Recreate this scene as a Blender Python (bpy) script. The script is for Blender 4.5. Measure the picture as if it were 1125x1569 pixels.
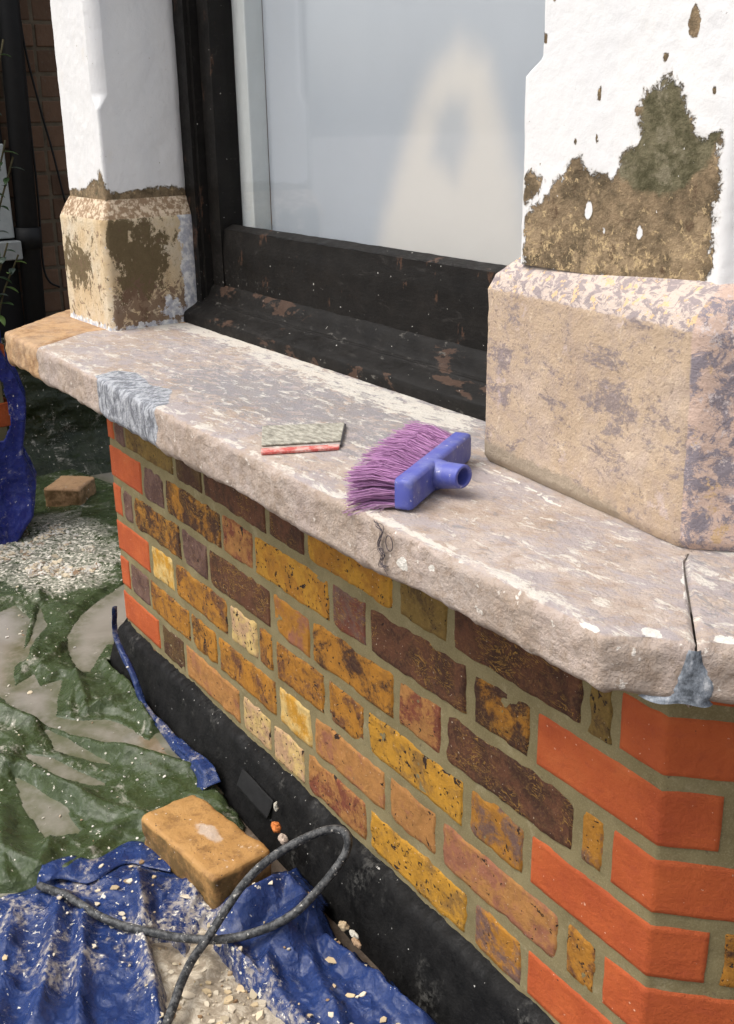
import bpy, math, random
import numpy as np
from mathutils import Matrix, Vector
random.seed(7); rng = np.random.default_rng(7)
S = bpy.context.scene
for o in list(bpy.data.objects): bpy.data.objects.remove(o)
C = S.collection
R = math.radians
BARE=[(1.187,0.429),(1.211,0.445),(1.226,0.455),(1.230,0.465),(1.244,0.470),(1.248,0.484),(1.266,0.491),(1.285,0.476),(1.311,0.472),(1.323,0.480),(1.324,0.492),(1.342,0.499),(1.342,0.523),(1.350,0.545),(1.368,0.552),(1.377,0.561),(1.391,0.549),(1.398,0.533),(1.408,0.520),(1.413,0.512),(1.420,0.507),(1.437,0.516),(1.440,0.489),(1.440,0.462),(1.440,0.429),(1.438,0.393),(1.423,0.383),(1.190,0.371)]
BARE2=[(1.185,0.472),(1.200,0.474),(1.213,0.464),(1.201,0.448),(1.186,0.444)]
OLIVE=[(1.321,0.477),(1.324,0.492),(1.342,0.499),(1.342,0.523),(1.350,0.545),(1.368,0.558),(1.376,0.564),(1.390,0.552),(1.398,0.533),(1.408,0.520),(1.413,0.512),(1.440,0.517),(1.432,0.494),(1.410,0.472),(1.389,0.457),(1.361,0.461),(1.328,0.469)]
GREEN=[[(-1.500,-0.271),(-1.688,0.302),(-1.125,0.465),(-0.465,0.198),(-0.427,0.141),(-0.314,-0.004),(-0.109,-0.150),(-0.050,-0.245),(-0.139,-0.219),(-0.310,-0.092),(-0.430,-0.070),(-0.155,-0.189),(-0.177,-0.194),(-0.369,-0.113),(-0.465,-0.120),(-0.437,-0.210),(-0.573,-0.435)],[(-0.357,-0.033),(-0.144,-0.090),(-0.040,-0.104),(-0.028,-0.086),(-0.139,-0.012),(-0.126,0.006),(-0.006,-0.002),(0.196,-0.034),(0.294,-0.048),(0.295,-0.068),(0.326,-0.095),(0.254,-0.105),(0.193,-0.129),(0.162,-0.185),(0.119,-0.213),(-0.021,-0.153),(-0.018,-0.200),(-0.099,-0.189),(-0.207,-0.095)],[(-0.256,-0.491),(-0.024,-0.280),(0.095,-0.248),(0.212,-0.208),(0.322,-0.132),(0.425,-0.046),(0.487,-0.009),(0.635,-0.058),(0.703,-0.116),(0.718,-0.236),(0.676,-0.326),(0.507,-0.626)]]
HOLES=[[(0.233,-0.300),(0.270,-0.266),(0.349,-0.237),(0.412,-0.211),(0.395,-0.235),(0.331,-0.273)],[(0.289,-0.341),(0.362,-0.320),(0.419,-0.298),(0.515,-0.304),(0.496,-0.350),(0.410,-0.352)],[(0.162,-0.243),(0.216,-0.215),(0.353,-0.182),(0.324,-0.200),(0.244,-0.247)]]
BLUE=[(0.484,-0.709),(0.627,-0.462),(0.626,-0.427),(0.626,-0.385),(0.661,-0.292),(0.692,-0.215),(0.811,-0.192),(0.818,-0.143),(0.806,-0.097),(0.818,-0.055),(0.900,-0.046),(0.941,-0.083),(1.009,-0.082),(1.088,-0.070),(1.170,-0.059),(1.226,-0.057),(1.363,-0.094),(0.911,-0.766)]
MUD=[(0.828,-0.307),(0.852,-0.285),(0.910,-0.281),(0.818,-0.220),(0.867,-0.221),(0.922,-0.236),(0.982,-0.227),(1.088,-0.215),(1.192,-0.252),(1.088,-0.407),(0.995,-0.352),(0.883,-0.321)]
BEDGE=[(0.619,-0.395),(0.625,-0.354),(0.657,-0.322),(0.643,-0.260),(0.681,-0.230),(0.704,-0.213)]
PILE=[(-0.826,-0.000),(-0.682,-0.095),(-0.662,-0.253),(-0.933,-0.190),(-0.843,0.034),(-0.942,0.145),(-0.846,0.193),(-0.646,0.156),(-0.579,0.157),(-0.513,0.075),(-0.498,-0.021),(-0.585,-0.045)]
LEDGE=[(0.094, -0.05, -0.4), (0.091, -0.05, -0.47), (0.174, -0.05, -0.524), (0.231, -0.05, -0.572), (0.328, -0.05, -0.569), (0.413, -0.05, -0.562), (0.521, -0.05, -0.547), (0.556, -0.05, -0.562)]
BRICKTOP=[(0.640,-0.238),(0.613,-0.127),(0.815,-0.095),(0.856,-0.208)]
CHIPS=[(0.718,0.006),(0.742,0.000),(1.000,-0.069),(1.032,-0.073),(0.981,-0.074),(0.798,-0.067),(1.044,-0.070)]
SILLGREY=[(0.444,0.147),(0.587,0.180),(0.696,0.189),(0.684,0.149),(0.668,0.106),(0.556,0.102),(0.461,0.103)]
SILLGREYTOP=[(0.426,-0.160),(0.414,-0.099),(0.429,-0.014),(0.542,-0.097),(0.571,-0.115),(0.480,-0.178)]
LIMETOP=[(0.100,0.148),(0.308,0.196),(0.673,0.186),(0.985,0.175),(1.047,0.125),(0.851,0.114),(0.541,0.132),(0.311,0.102)]
THREAD=[(1.24, -0.168, 0.152), (1.252, -0.168, 0.146), (1.245, -0.168, 0.129), (1.254, -0.168, 0.122), (1.248, -0.168, 0.112), (1.258, -0.168, 0.109)]
SCRAP=[(0.856,-0.093),(0.906,0.002),(0.982,-0.050),(1.004,-0.067),(0.967,-0.154)]
TRAYPT=[(0.651,0.031),(0.551,0.027)]
HOSE=[(0.651, -0.407, -0.565), (0.703, -0.384, -0.565), (0.78, -0.352, -0.565), (0.847, -0.308, -0.562), (0.913, -0.247, -0.556), (0.949, -0.193, -0.545), (0.972, -0.142, -0.52), (0.97, -0.087, -0.49), (0.97, -0.053, -0.455), (0.962, -0.045, -0.435), (0.946, -0.054, -0.43), (0.932, -0.084, -0.435), (0.912, -0.138, -0.46), (0.903, -0.188, -0.5), (0.921, -0.245, -0.54), (0.945, -0.292, -0.555), (1.013, -0.355, -0.565), (1.051, -0.385, -0.57)]
GR=[([(0.039, -0.334), (0.137, -0.259), (0.303, -0.187), (0.472, -0.077)], 0.022, 0.022), ([(0.199, -0.377), (0.338, -0.309), (0.476, -0.25), (0.599, -0.171)], 0.02, 0.018), ([(0.487, -0.442), (0.601, -0.392), (0.395, -0.281)], 0.018, 0.016), ([(0.634, -0.372), (0.557, -0.247), (0.555, -0.152)], 0.014, 0.014), ([(-0.125, -0.091), (0.146, -0.157), (0.148, -0.061)], 0.012, 0.014), ([(-0.022, -0.053), (0.122, -0.05), (0.296, -0.073)], 0.014, 0.016), ([(-0.444, 0.166), (-0.206, -0.062), (-0.06, -0.212)], 0.012, 0.02), ([(-0.473, -0.055), (-0.148, -0.179)], 0.014, 0.02), ([(-0.025, -0.11), (0.341, -0.287)], 0.01, 0.006), ([(0.389, -0.394), (0.619, -0.448)], 0.02, 0.018), ([(0.622, -0.304), (0.617, -0.095)], 0.014, 0.012)]
BR=[([(0.69, -0.385), (0.915, -0.491)], 0.016, 0.022), ([(0.73, -0.364), (0.946, -0.445)], 0.012, 0.018), ([(0.712, -0.272), (0.86, -0.319), (1.005, -0.357)], 0.014, 0.022), ([(0.681, -0.461), (0.886, -0.533)], 0.016, 0.016), ([(0.764, -0.21), (0.885, -0.235), (0.962, -0.281)], 0.012, 0.016), ([(0.88, -0.169), (0.875, -0.101), (0.929, -0.098), (0.96, -0.148)], 0.035, 0.045), ([(0.843, -0.094), (0.99, -0.196), (1.048, -0.217)], 0.014, 0.02), ([(0.992, -0.102), (1.091, -0.09), (1.195, -0.078)], 0.014, 0.024), ([(0.925, -0.224), (1.007, -0.215), (1.125, -0.202)], 0.012, 0.016), ([(0.957, -0.289), (1.053, -0.287)], 0.012, 0.018), ([(0.959, -0.126), (1.133, -0.168)], 0.012, 0.016)]
HANG=[(-0.010,-0.610),(0.050,-0.578),(0.099,-0.518),(0.124,-0.434),(0.094,-0.341),(0.108,-0.286),(0.119,-0.193),(0.102,-0.126),(0.070,-0.049)]
HOLE=[(-0.293,-0.070),(0.033,-0.133),(0.039,-0.198),(0.040,-0.250),(0.017,-0.291),(-0.327,-0.282)]
SHRUB=[(-1.35, 0.245, 0.483), (-1.35, 0.262, 0.436), (-1.35, 0.243, 0.153), (-1.35, 0.215, 0.19), (-1.35, 0.2, 0.547), (-1.35, 0.274, 0.757)]
CAB1=[(-1.585, 0.404, 0.993), (-1.585, 0.402, 0.848), (-1.585, 0.396, 0.546), (-1.585, 0.395, 0.307), (-1.585, 0.387, 0.1), (-1.585, 0.4, 0.035), (-1.585, 0.434, 0.011)]
CAB2=[(-1.585, 0.4, 0.992), (-1.585, 0.405, 0.774), (-1.585, 0.432, 0.584), (-1.585, 0.458, 0.446), (-1.585, 0.483, 0.282)]
CAM=[2.09212, -0.73085, 0.5301]
CAMR=[[0.547008, 0.836971, -0.016178], [-0.274829, 0.197804, 0.940926], [-0.790728, 0.510248, -0.338225]]
FPX=1683.824
PY0=0.357;PY1=0.312
WL1=0.290
# ---------------------------------------------------------------- camera, sky, sun, exposure
cd = bpy.data.cameras.new('camera'); cam = bpy.data.objects.new('camera', cd); C.objects.link(cam); S.camera = cam
cd.sensor_fit = 'VERTICAL'; cd.sensor_height = 36; cd.lens = 36*FPX/1569; cd.clip_start = .02; cd.clip_end = 500
M = Matrix.Identity(4)
for i in range(3):
    M[i][0] = CAMR[0][i]; M[i][1] = CAMR[1][i]; M[i][2] = -CAMR[2][i]; M[i][3] = CAM[i]
cam.matrix_world = M
SUN_EL, SUN_AZ = R(58), R(-158)      # azimuth measured clockwise from +Y
W_ = bpy.data.worlds.new('World'); S.world = W_; W_.use_nodes = True
wn = W_.node_tree; bg = wn.nodes['Background']
sky = wn.nodes.new('ShaderNodeTexSky'); sky.sky_type = 'NISHITA'; sky.sun_disc = False
sky.sun_elevation = SUN_EL; sky.sun_rotation = SUN_AZ; sky.air_density = 1.0; sky.dust_density = 5.0; sky.ozone_density = 1.0
hs = wn.nodes.new('ShaderNodeHueSaturation'); hs.inputs['Saturation'].default_value = .4
wn.links.new(sky.outputs[0], hs.inputs['Color']); wn.links.new(hs.outputs[0], bg.inputs[0]); bg.inputs[1].default_value = .15
sd_ = bpy.data.lights.new('sun', 'SUN'); sun = bpy.data.objects.new('sun', sd_); C.objects.link(sun)
sd_.energy = .8; sd_.angle = R(40); sd_.color = (1, .98, .95)
to = Vector((math.sin(SUN_AZ)*math.cos(SUN_EL), math.cos(SUN_AZ)*math.cos(SUN_EL), math.sin(SUN_EL)))
sun.rotation_euler = to.to_track_quat('Z', 'Y').to_euler()
S.view_settings.view_transform = 'Standard'; S.view_settings.look = 'None'; S.view_settings.gamma = 1
S.view_settings.exposure = 0.74
S.render.engine = 'CYCLES'

# ---------------------------------------------------------------- numeric helpers
def _h(i, j, k, s):
    x = (i*374761393 + j*668265263 + k*2147483647 + s*1274126177) & 0xffffffff
    x = ((x ^ (x >> 13))*1274126177) & 0xffffffff
    x = ((x ^ (x >> 16))*2246822519) & 0xffffffff
    return ((x ^ (x >> 15)) & 0xffff)/65535.
def vn(P, sc=1., s=0):
    P = np.asarray(P, float)*sc + 1000.37
    F = np.floor(P).astype(np.int64); f = P-F; f = f*f*(3-2*f)
    i, j, k = F[..., 0], F[..., 1], F[..., 2]; a, b, c = f[..., 0], f[..., 1], f[..., 2]
    r = 0
    for di in (0, 1):
        for dj in (0, 1):
            for dk in (0, 1):
                r = r + _h(i+di, j+dj, k+dk, s)*(a if di else 1-a)*(b if dj else 1-b)*(c if dk else 1-c)
    return r*2-1
def fb(P, sc=1., s=0, o=3, g=.5):
    r = 0; a = 1; t = 0
    for q in range(o):
        r = r + a*vn(P, sc*2**q, s+q*17); t += a; a *= g
    return r/t
def P3(x, y, z=0.): return np.stack(np.broadcast_arrays(np.asarray(x, float), y, z), -1)
def sdf(poly, X, Y):                      # signed distance, positive inside
    d = np.full(X.shape, 1e9); ins = np.zeros(X.shape, bool); n = len(poly)
    for i in range(n):
        x0, y0 = poly[i]; x1, y1 = poly[(i+1) % n]
        ex, ey = x1-x0, y1-y0; L = ex*ex+ey*ey+1e-12
        t = np.clip(((X-x0)*ex+(Y-y0)*ey)/L, 0, 1)
        d = np.minimum(d, (X-x0-t*ex)**2+(Y-y0-t*ey)**2)
        c = ((y0 > Y) != (y1 > Y)) & (X < (x1-x0)*(Y-y0)/((y1-y0) if abs(y1-y0) > 1e-9 else 1e-9)+x0)
        ins ^= c
    return np.sqrt(d)*np.where(ins, 1, -1)
def ldist(pl, X, Y):                      # distance to an open polyline
    d = np.full(X.shape, 1e9)
    for (x0, y0), (x1, y1) in zip(pl[:-1], pl[1:]):
        ex, ey = x1-x0, y1-y0; L = ex*ex+ey*ey+1e-12
        t = np.clip(((X-x0)*ex+(Y-y0)*ey)/L, 0, 1)
        d = np.minimum(d, (X-x0-t*ex)**2+(Y-y0-t*ey)**2)
    return np.sqrt(d)
def ell(X, Y, cx, cy, rx, ry): return (1-np.sqrt(((X-cx)/rx)**2+((Y-cy)/ry)**2))*min(rx, ry)
def ss(x, a, b): t = np.clip((x-a)/(b-a), 0, 1); return t*t*(3-2*t)
def lerp(a, b, t): return a+(b-a)*t

# ---------------------------------------------------------------- mesh helpers
class MB:
    def __init__(s): s.v = []; s.f = []; s.n = 0; s.at = {}
    def add(s, v, f, **at):
        v = np.asarray(v, float).reshape(-1, 3)
        s.v.append(v); s.f += [tuple(int(i)+s.n for i in q) for q in f]
        for k in set(list(at)+list(s.at)):
            a = at.get(k, None); L = s.at.setdefault(k, [])
            if not L and s.n: L.append(np.zeros((s.n, 4)))
            if a is None: a = np.zeros(4)
            a = np.asarray(a, float)
            if a.ndim == 1 and len(a) == 4 and len(v) != 4 or a.ndim == 1 and len(a) == 4: a = np.tile(a, (len(v), 1))
            elif a.ndim == 1: a = np.stack([a, a, a, a], -1)
            L.append(a)
        s.n += len(v)
    def grid(s, P, keep=None, **at):
        nu, nv = P.shape[:2]; I = np.arange(nu*nv).reshape(nu, nv)
        F = np.stack([I[:-1, :-1], I[1:, :-1], I[1:, 1:], I[:-1, 1:]], -1).reshape(-1, 4)
        if keep is not None:
            k = keep[:-1, :-1] & keep[1:, :-1] & keep[1:, 1:] & keep[:-1, 1:]; F = F[k.reshape(-1)]
        s.add(P.reshape(-1, 3), F.tolist(), **{k: (a.reshape(-1) if a.ndim == 2 else a.reshape(-1, 4)) if a.size != 4 else a for k, a in at.items()})
    def box(s, lo, hi, fn=None, **at):
        v = np.array([[(lo, hi)[i & 1][0], (lo, hi)[i >> 1 & 1][1], (lo, hi)[i >> 2 & 1][2]] for i in range(8)], float)
        if fn is not None: v = fn(v)
        s.add(v, [(0, 2, 3, 1), (4, 5, 7, 6), (0, 1, 5, 4), (2, 6, 7, 3), (0, 4, 6, 2), (1, 3, 7, 5)], **at)
    def tube(s, pts, r, seg=8, caps=True, **at):
        pts = np.asarray(pts, float); n = len(pts); r = np.broadcast_to(np.asarray(r, float), (n,))
        T = np.gradient(pts, axis=0); T /= np.linalg.norm(T, axis=1)[:, None]+1e-12
        ref = np.array([0, 0, 1.]) if abs(T[0, 2]) < .9 else np.array([1., 0, 0])
        a = np.cross(T, ref); a /= np.linalg.norm(a, axis=1)[:, None]+1e-12; b = np.cross(T, a)
        th = np.arange(seg)/seg*2*math.pi
        V = pts[:, None]+r[:, None, None]*(np.cos(th)[None, :, None]*a[:, None]+np.sin(th)[None, :, None]*b[:, None])
        F = [(i*seg+j, i*seg+(j+1) % seg, (i+1)*seg+(j+1) % seg, (i+1)*seg+j) for i in range(n-1) for j in range(seg)]
        if caps: F += [tuple(range(seg))[::-1], tuple((n-1)*seg+j for j in range(seg))]
        s.add(V.reshape(-1, 3), F, **at)
    def build(s, name, mt, parent=None, smooth=True, bevel=0., solid=0., bseg=2):
        V = np.concatenate(s.v)
        me = bpy.data.meshes.new(name); me.from_pydata(V.tolist(), [], s.f); me.update()
        for k, L in s.at.items():
            a = me.color_attributes.new(k, 'FLOAT_COLOR', 'POINT'); a.data.foreach_set('color', np.concatenate(L).astype(np.float32).ravel())
        if smooth: me.polygons.foreach_set('use_smooth', [True]*len(me.polygons))
        me.materials.append(mt)
        o = bpy.data.objects.new(name, me); C.objects.link(o)
        if parent: o.parent = parent
        if bevel:
            m = o.modifiers.new('bevel', 'BEVEL'); m.width = bevel; m.segments = bseg; m.limit_method = 'ANGLE'; m.angle_limit = R(35)
            me.polygons.foreach_set('use_smooth', [False]*len(me.polygons))
        if solid:
            m = o.modifiers.new('solid', 'SOLIDIFY'); m.thickness = solid; m.offset = -1
        return o
def tag(o, label=None, cat=None, group=None, kind=None):
    for k, v in (('label', label), ('category', cat), ('group', group), ('kind', kind)):
        if v: o[k] = v
    return o
def empty(name, loc=(0, 0, 0)):
    o = bpy.data.objects.new(name, None); C.objects.link(o); o.location = loc; o.empty_display_size = .05; return o
def hang(root):                            # children were built in world coordinates: keep them where they stand
    bpy.context.view_layer.update()
    for ch in root.children: ch.matrix_parent_inverse = root.matrix_world.inverted()
def spline(pts, n=12):
    pts = np.asarray(pts, float); out = []; Q = np.vstack([2*pts[0]-pts[1], pts, 2*pts[-1]-pts[-2]])
    for i in range(1, len(Q)-2):
        for t in np.arange(n)/n:
            a, b, c, d = Q[i-1:i+3]
            out.append(.5*((2*b)+(c-a)*t+(2*a-5*b+4*c-d)*t*t+(3*b-a-3*c+d)*t**3))
    out.append(pts[-1]); return np.array(out)

# ---------------------------------------------------------------- material helpers
class NT:
    def __init__(s, name):
        s.m = bpy.data.materials.new(name); s.m.use_nodes = True; s.t = s.m.node_tree
        s.b = s.t.nodes['Principled BSDF']; s.o = s.t.nodes['Material Output']
        s.geo = s.t.nodes.new('ShaderNodeNewGeometry').outputs['Position']
    def put(s, sock, v):
        if v is None: return
        if isinstance(v, bpy.types.NodeSocket): s.t.links.new(v, sock)
        elif isinstance(v, tuple) and len(v) == 3 and sock.type == 'RGBA': sock.default_value = (*v, 1)
        else: sock.default_value = v
    def map(s, scale=(1, 1, 1), rot=(0, 0, 0), vec=None, loc=(0, 0, 0)):
        n = s.t.nodes.new('ShaderNodeMapping'); s.put(n.inputs[0], vec or s.geo); n.inputs['Scale'].default_value = scale
        n.inputs['Rotation'].default_value = rot; n.inputs['Location'].default_value = loc; return n.outputs[0]
    def noise(s, sc, det=4, ro=.55, vec=None, dist=0, col=False):
        n = s.t.nodes.new('ShaderNodeTexNoise'); s.put(n.inputs['Vector'], vec or s.geo)
        n.inputs['Scale'].default_value = sc; n.inputs['Detail'].default_value = det; n.inputs['Roughness'].default_value = ro
        n.inputs['Distortion'].default_value = dist; return n.outputs[1 if col else 0]
    def vor(s, sc, vec=None, feat='F1', rnd=1., out=0):
        n = s.t.nodes.new('ShaderNodeTexVoronoi'); n.feature = feat; s.put(n.inputs['Vector'], vec or s.geo)
        n.inputs['Scale'].default_value = sc; n.inputs['Randomness'].default_value = rnd; return n.outputs[out]
    def th(s, f, a, b):                    # smooth threshold
        n = s.t.nodes.new('ShaderNodeMapRange'); n.interpolation_type = 'SMOOTHSTEP'; s.put(n.inputs[0], f)
        s.put(n.inputs[1], a); s.put(n.inputs[2], b); return n.outputs[0]
    def ma(s, op, a, b=None, c=None):
        n = s.t.nodes.new('ShaderNodeMath'); n.operation = op; s.put(n.inputs[0], a)
        if b is not None: s.put(n.inputs[1], b)
        if c is not None: s.put(n.inputs[2], c)
        return n.outputs[0]
    def mul(s, a, b): return s.ma('MULTIPLY', a, b)
    def addm(s, a, b): return s.ma('ADD', a, b)
    def mix(s, f, a, b, mode='MIX'):
        n = s.t.nodes.new('ShaderNodeMix'); n.data_type = 'RGBA'; n.blend_type = mode; s.put(n.inputs[0], f)
        s.put(n.inputs[6], a); s.put(n.inputs[7], b); return n.outputs[2]
    def ramp(s, f, stops):
        n = s.t.nodes.new('ShaderNodeValToRGB'); s.put(n.inputs[0], f); e = n.color_ramp.elements
        while len(e) < len(stops): e.new(.5)
        for q, (p, c) in zip(e, stops): q.position = p; q.color = (*c, 1)
        return n.outputs[0]
    def at(s, name, ch=None):
        n = s.t.nodes.new('ShaderNodeAttribute'); n.attribute_name = name
        if ch is None: return n.outputs['Color']
        if ch == 3: return n.outputs['Alpha']
        q = s.t.nodes.new('ShaderNodeSeparateColor'); s.t.links.new(n.outputs['Color'], q.inputs[0]); return q.outputs[ch]
    def sep(s, vec, i):
        q = s.t.nodes.new('ShaderNodeSeparateXYZ'); s.put(q.inputs[0], vec); return q.outputs[i]
    def bump(s, h, st=.5, d=.002, prev=None):
        n = s.t.nodes.new('ShaderNodeBump'); n.inputs['Strength'].default_value = st; n.inputs['Distance'].default_value = d
        s.put(n.inputs['Height'], h)
        if prev: s.put(n.inputs['Normal'], prev)
        return n.outputs[0]
    def fin(s, col, ro=.8, nrm=None, **k):
        k.setdefault('Specular_IOR_Level', .28)
        s.put(s.b.inputs['Base Color'], col); s.put(s.b.inputs['Roughness'], ro)
        if nrm: s.put(s.b.inputs['Normal'], nrm)
        for a, v in k.items(): s.put(s.b.inputs[a.replace('_', ' ')], v)
        return s.m

def mat_brick():
    n = NT('stock_brick'); c1, c2 = n.at('c1'), n.at('c2'); w = [n.at('wt', i) for i in range(3)]; seed = n.at('wt', 3)
    cv = n.t.nodes.new('ShaderNodeCombineXYZ'); n.put(cv.inputs[0], n.mul(seed, 7.3)); n.put(cv.inputs[1], n.mul(seed, 3.1)); n.put(cv.inputs[2], seed)
    va = n.t.nodes.new('ShaderNodeVectorMath'); va.operation = 'ADD'; n.put(va.inputs[0], n.geo); n.put(va.inputs[1], cv.outputs[0]); v = va.outputs[0]
    big = n.noise(20, 7, .78, v, .3)
    patch = n.th(n.addm(big, n.mul(n.ma('SUBTRACT', w[1], .5), .8)), .42, .57)
    col = n.mix(patch, c1, c2)
    st = n.noise(38, 3, .6, n.map((.7, 1, 1.6), (0, .5, 0), v), 2.4)                     # wiry drag marks
    line = n.th(n.ma('ABSOLUTE', n.ma('SUBTRACT', st, .5)), .028, .006)
    line = n.mul(line, n.th(n.noise(16, 2, .5, v), .42, .6)); line = n.mul(line, w[0])
    col = n.mix(n.mul(line, .85), col, (.50, .28, .06))
    col = n.mix(n.mul(n.th(n.noise(50, 5, .75, v), .38, .7), .6), col, n.mix(.55, col, (.07, .03, .015)))
    fine = n.noise(260, 3, .6, v)
    col = n.mix(n.mul(n.th(fine, .45, .75), .25), col, n.mix(.4, col, (.7, .45, .2)))
    sp = n.th(n.addm(n.noise(150, 2, .5, v, .5), n.mul(w[2], .10)), .745, .785)
    sp2 = n.th(n.addm(n.noise(42, 4, .65, v, .6), n.mul(w[2], .07)), .71, .73)
    sp = n.mul(n.ma('MAXIMUM', sp, sp2), n.th(w[2], .02, .1))
    col = n.mix(sp, col, (.035, .02, .015))
    lime = n.th(n.noise(210, 2, .5, v), .715, .74); col = n.mix(n.mul(lime, .6), col, (.7, .6, .45))
    h = n.addm(n.mul(n.noise(80, 7, .8, v), 1.4), n.mul(line, .4)); h = n.ma('SUBTRACT', h, n.mul(sp, .8))
    return n.fin(col, n.addm(.6, n.mul(fine, .4)), n.bump(h, .9, .0028))
def mat_redbrick():
    n = NT('red_painted_brick'); big = n.noise(9, 4, .6)
    col = n.ramp(big, [(.3, (.38, .072, .022)), (.55, (.50, .108, .030)), (.75, (.56, .15, .045))])
    col = n.mix(n.mul(n.th(n.noise(30, 5, .7, n.map((1, 1, 3))), .5, .7), .35), col, (.42, .08, .035))
    edge = n.th(n.addm(n.at('c1', 0), n.mul(n.noise(70, 3), .35)), 1.02, 1.2)
    col = n.mix(n.mul(edge, .55), col, (.75, .3, .14))
    col = n.mix(n.mul(n.th(n.noise(170, 2), .73, .76), .7), col, (.8, .55, .4))
    col = n.mix(n.th(n.noise(75, 2), .76, .78), col, (.08, .03, .02))
    col = n.mix(n.mul(n.th(n.noise(65, 7, .78), .52, .66), .3), col, (.30, .06, .025)); col = n.mix(n.mul(n.th(n.addm(n.at('c1', 0), n.mul(n.noise(90, 4), .6)), 1.15, 1.3), .7), col, (.26, .20, .11))
    return n.fin(col, .7, n.bump(n.addm(n.noise(140, 6, .75), n.noise(30, 4)), .9, .003))
def mat_mortar():
    n = NT('lime_mortar'); f = n.noise(500, 3, .7)
    col = n.ramp(n.noise(14, 4, .6), [(.3, (.165, .133, .062)), (.7, (.25, .207, .105))])
    col = n.mix(n.mul(n.th(n.noise(35, 7, .78), .50, .64), .45), col, (.15, .12, .06)); col = n.mix(n.mul(n.th(n.noise(28, 6, .75, n.map((1, 1, 1), loc=(4, 1, 2))), .56, .66), .4), col, (.36, .31, .19)); col = n.mix(n.mul(n.th(f, .45, .7), .4), col, (.34, .29, .17)); col = n.mix(n.th(n.noise(80, 3, .7), .66, .72), col, (.13, .10, .06))
    return n.fin(col, .95, n.bump(n.addm(f, n.noise(60, 5, .7)), .6, .0015))
def mat_stone():
    # zone: r = brushed grey-blue residue, g = orange-brown tip, b = white lime, a = 1 on the top face
    n = NT('sandstone_sill'); r, g, b, a = [n.at('zone', i) for i in range(4)]
    base = n.ramp(n.noise(7, 6, .62), [(.3, (.36, .28, .22)), (.5, (.455, .37, .31)), (.7, (.52, .445, .40))])
    rough = n.noise(55, 6, .7)
    base = n.mix(n.mul(n.th(rough, .45, .64), .6), base, (.31, .22, .155))
    base = n.mix(n.mul(n.th(n.noise(220, 3, .7), .5, .7), .35), base, (.68, .56, .46))
    sv = n.map((.8, 1.5, 1.5), (0, 0, R(-4)))
    lav = n.th(n.noise(14, 9, .8, sv, .3), .45, .57); top = n.mix(n.mul(lav, .7), base, (.36, .325, .335))
    gr = n.th(n.addm(n.noise(44, 8, .76, sv, 1.), n.mul(r, .24)), .56, .66); top = n.mix(n.mul(gr, .7), top, (.23, .225, .235))
    wh = n.th(n.addm(n.noise(40, 7, .76, n.map((.6, 1.5, 1.5), (0, 0, R(-4)), loc=(2, 1, 0)), .5), n.mul(b, .16)), .545, .62); top = n.mix(n.mul(wh, .75), top, (.68, .64, .56))
    fr = n.mix(n.mul(n.th(n.noise(20, 5, .65, n.map((1, 1, .5))), .5, .68), .5), base, (.60, .49, .44))
    fr = n.mix(n.mul(n.th(n.noise(9, 4, .6, n.map((1, 1, .3), loc=(3, 0, 0))), .52, .7), .55), fr, (.40, .33, .31))
    wh2 = n.th(n.addm(n.noise(75, 5, .6), n.mul(b, .22)), .66, .70); fr = n.mix(.22, fr, (.30, .235, .18)); fr = n.mix(n.mul(n.th(n.noise(130, 5, .75), .52, .62), .5), fr, (.27, .20, .14)); fr = n.mix(n.mul(wh2, .8), fr, (.78, .72, .64))
    col = n.mix(a, fr, top)
    tip = n.mix(n.th(n.noise(30, 6, .7), .4, .65), (.50, .32, .17), (.30, .17, .085)); tip = n.mix(n.mul(lav, .25), tip, (.45, .36, .28))
    col = n.mix(n.th(n.addm(g, n.mul(n.noise(30, 4), .25)), .5, .66), col, tip)
    pt = n.mix(n.th(n.noise(70, 8, .8, n.map((1.5, 1, .5)), .3), .42, .60), (.14, .155, .18), (.46, .48, .51))
    pm = n.th(n.addm(n.at('zone2', 0), n.mul(n.noise(60, 4), .2)), .56, .62)
    col = n.mix(n.mul(pm, .92), col, pt)
    crack = n.th(n.addm(n.at('zone2', 1), n.mul(n.noise(120, 4), .4)), .95, 1.1); col = n.mix(n.mul(crack, .8), col, (.10, .065, .04))
    limeb = n.th(n.addm(n.at('zone2', 2), n.mul(n.noise(130, 6, .75), .9)), 1.02, 1.12); col = n.mix(n.mul(limeb, .85), col, (.74, .71, .64))
    h = n.addm(n.mul(n.noise(60, 7, .72), 1.), n.mul(n.noise(300, 3, .6), .35)); h = n.ma('SUBTRACT', h, n.mul(crack, 1.2))
    return n.fin(col, .85, n.bump(h, 1., .005))
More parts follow.
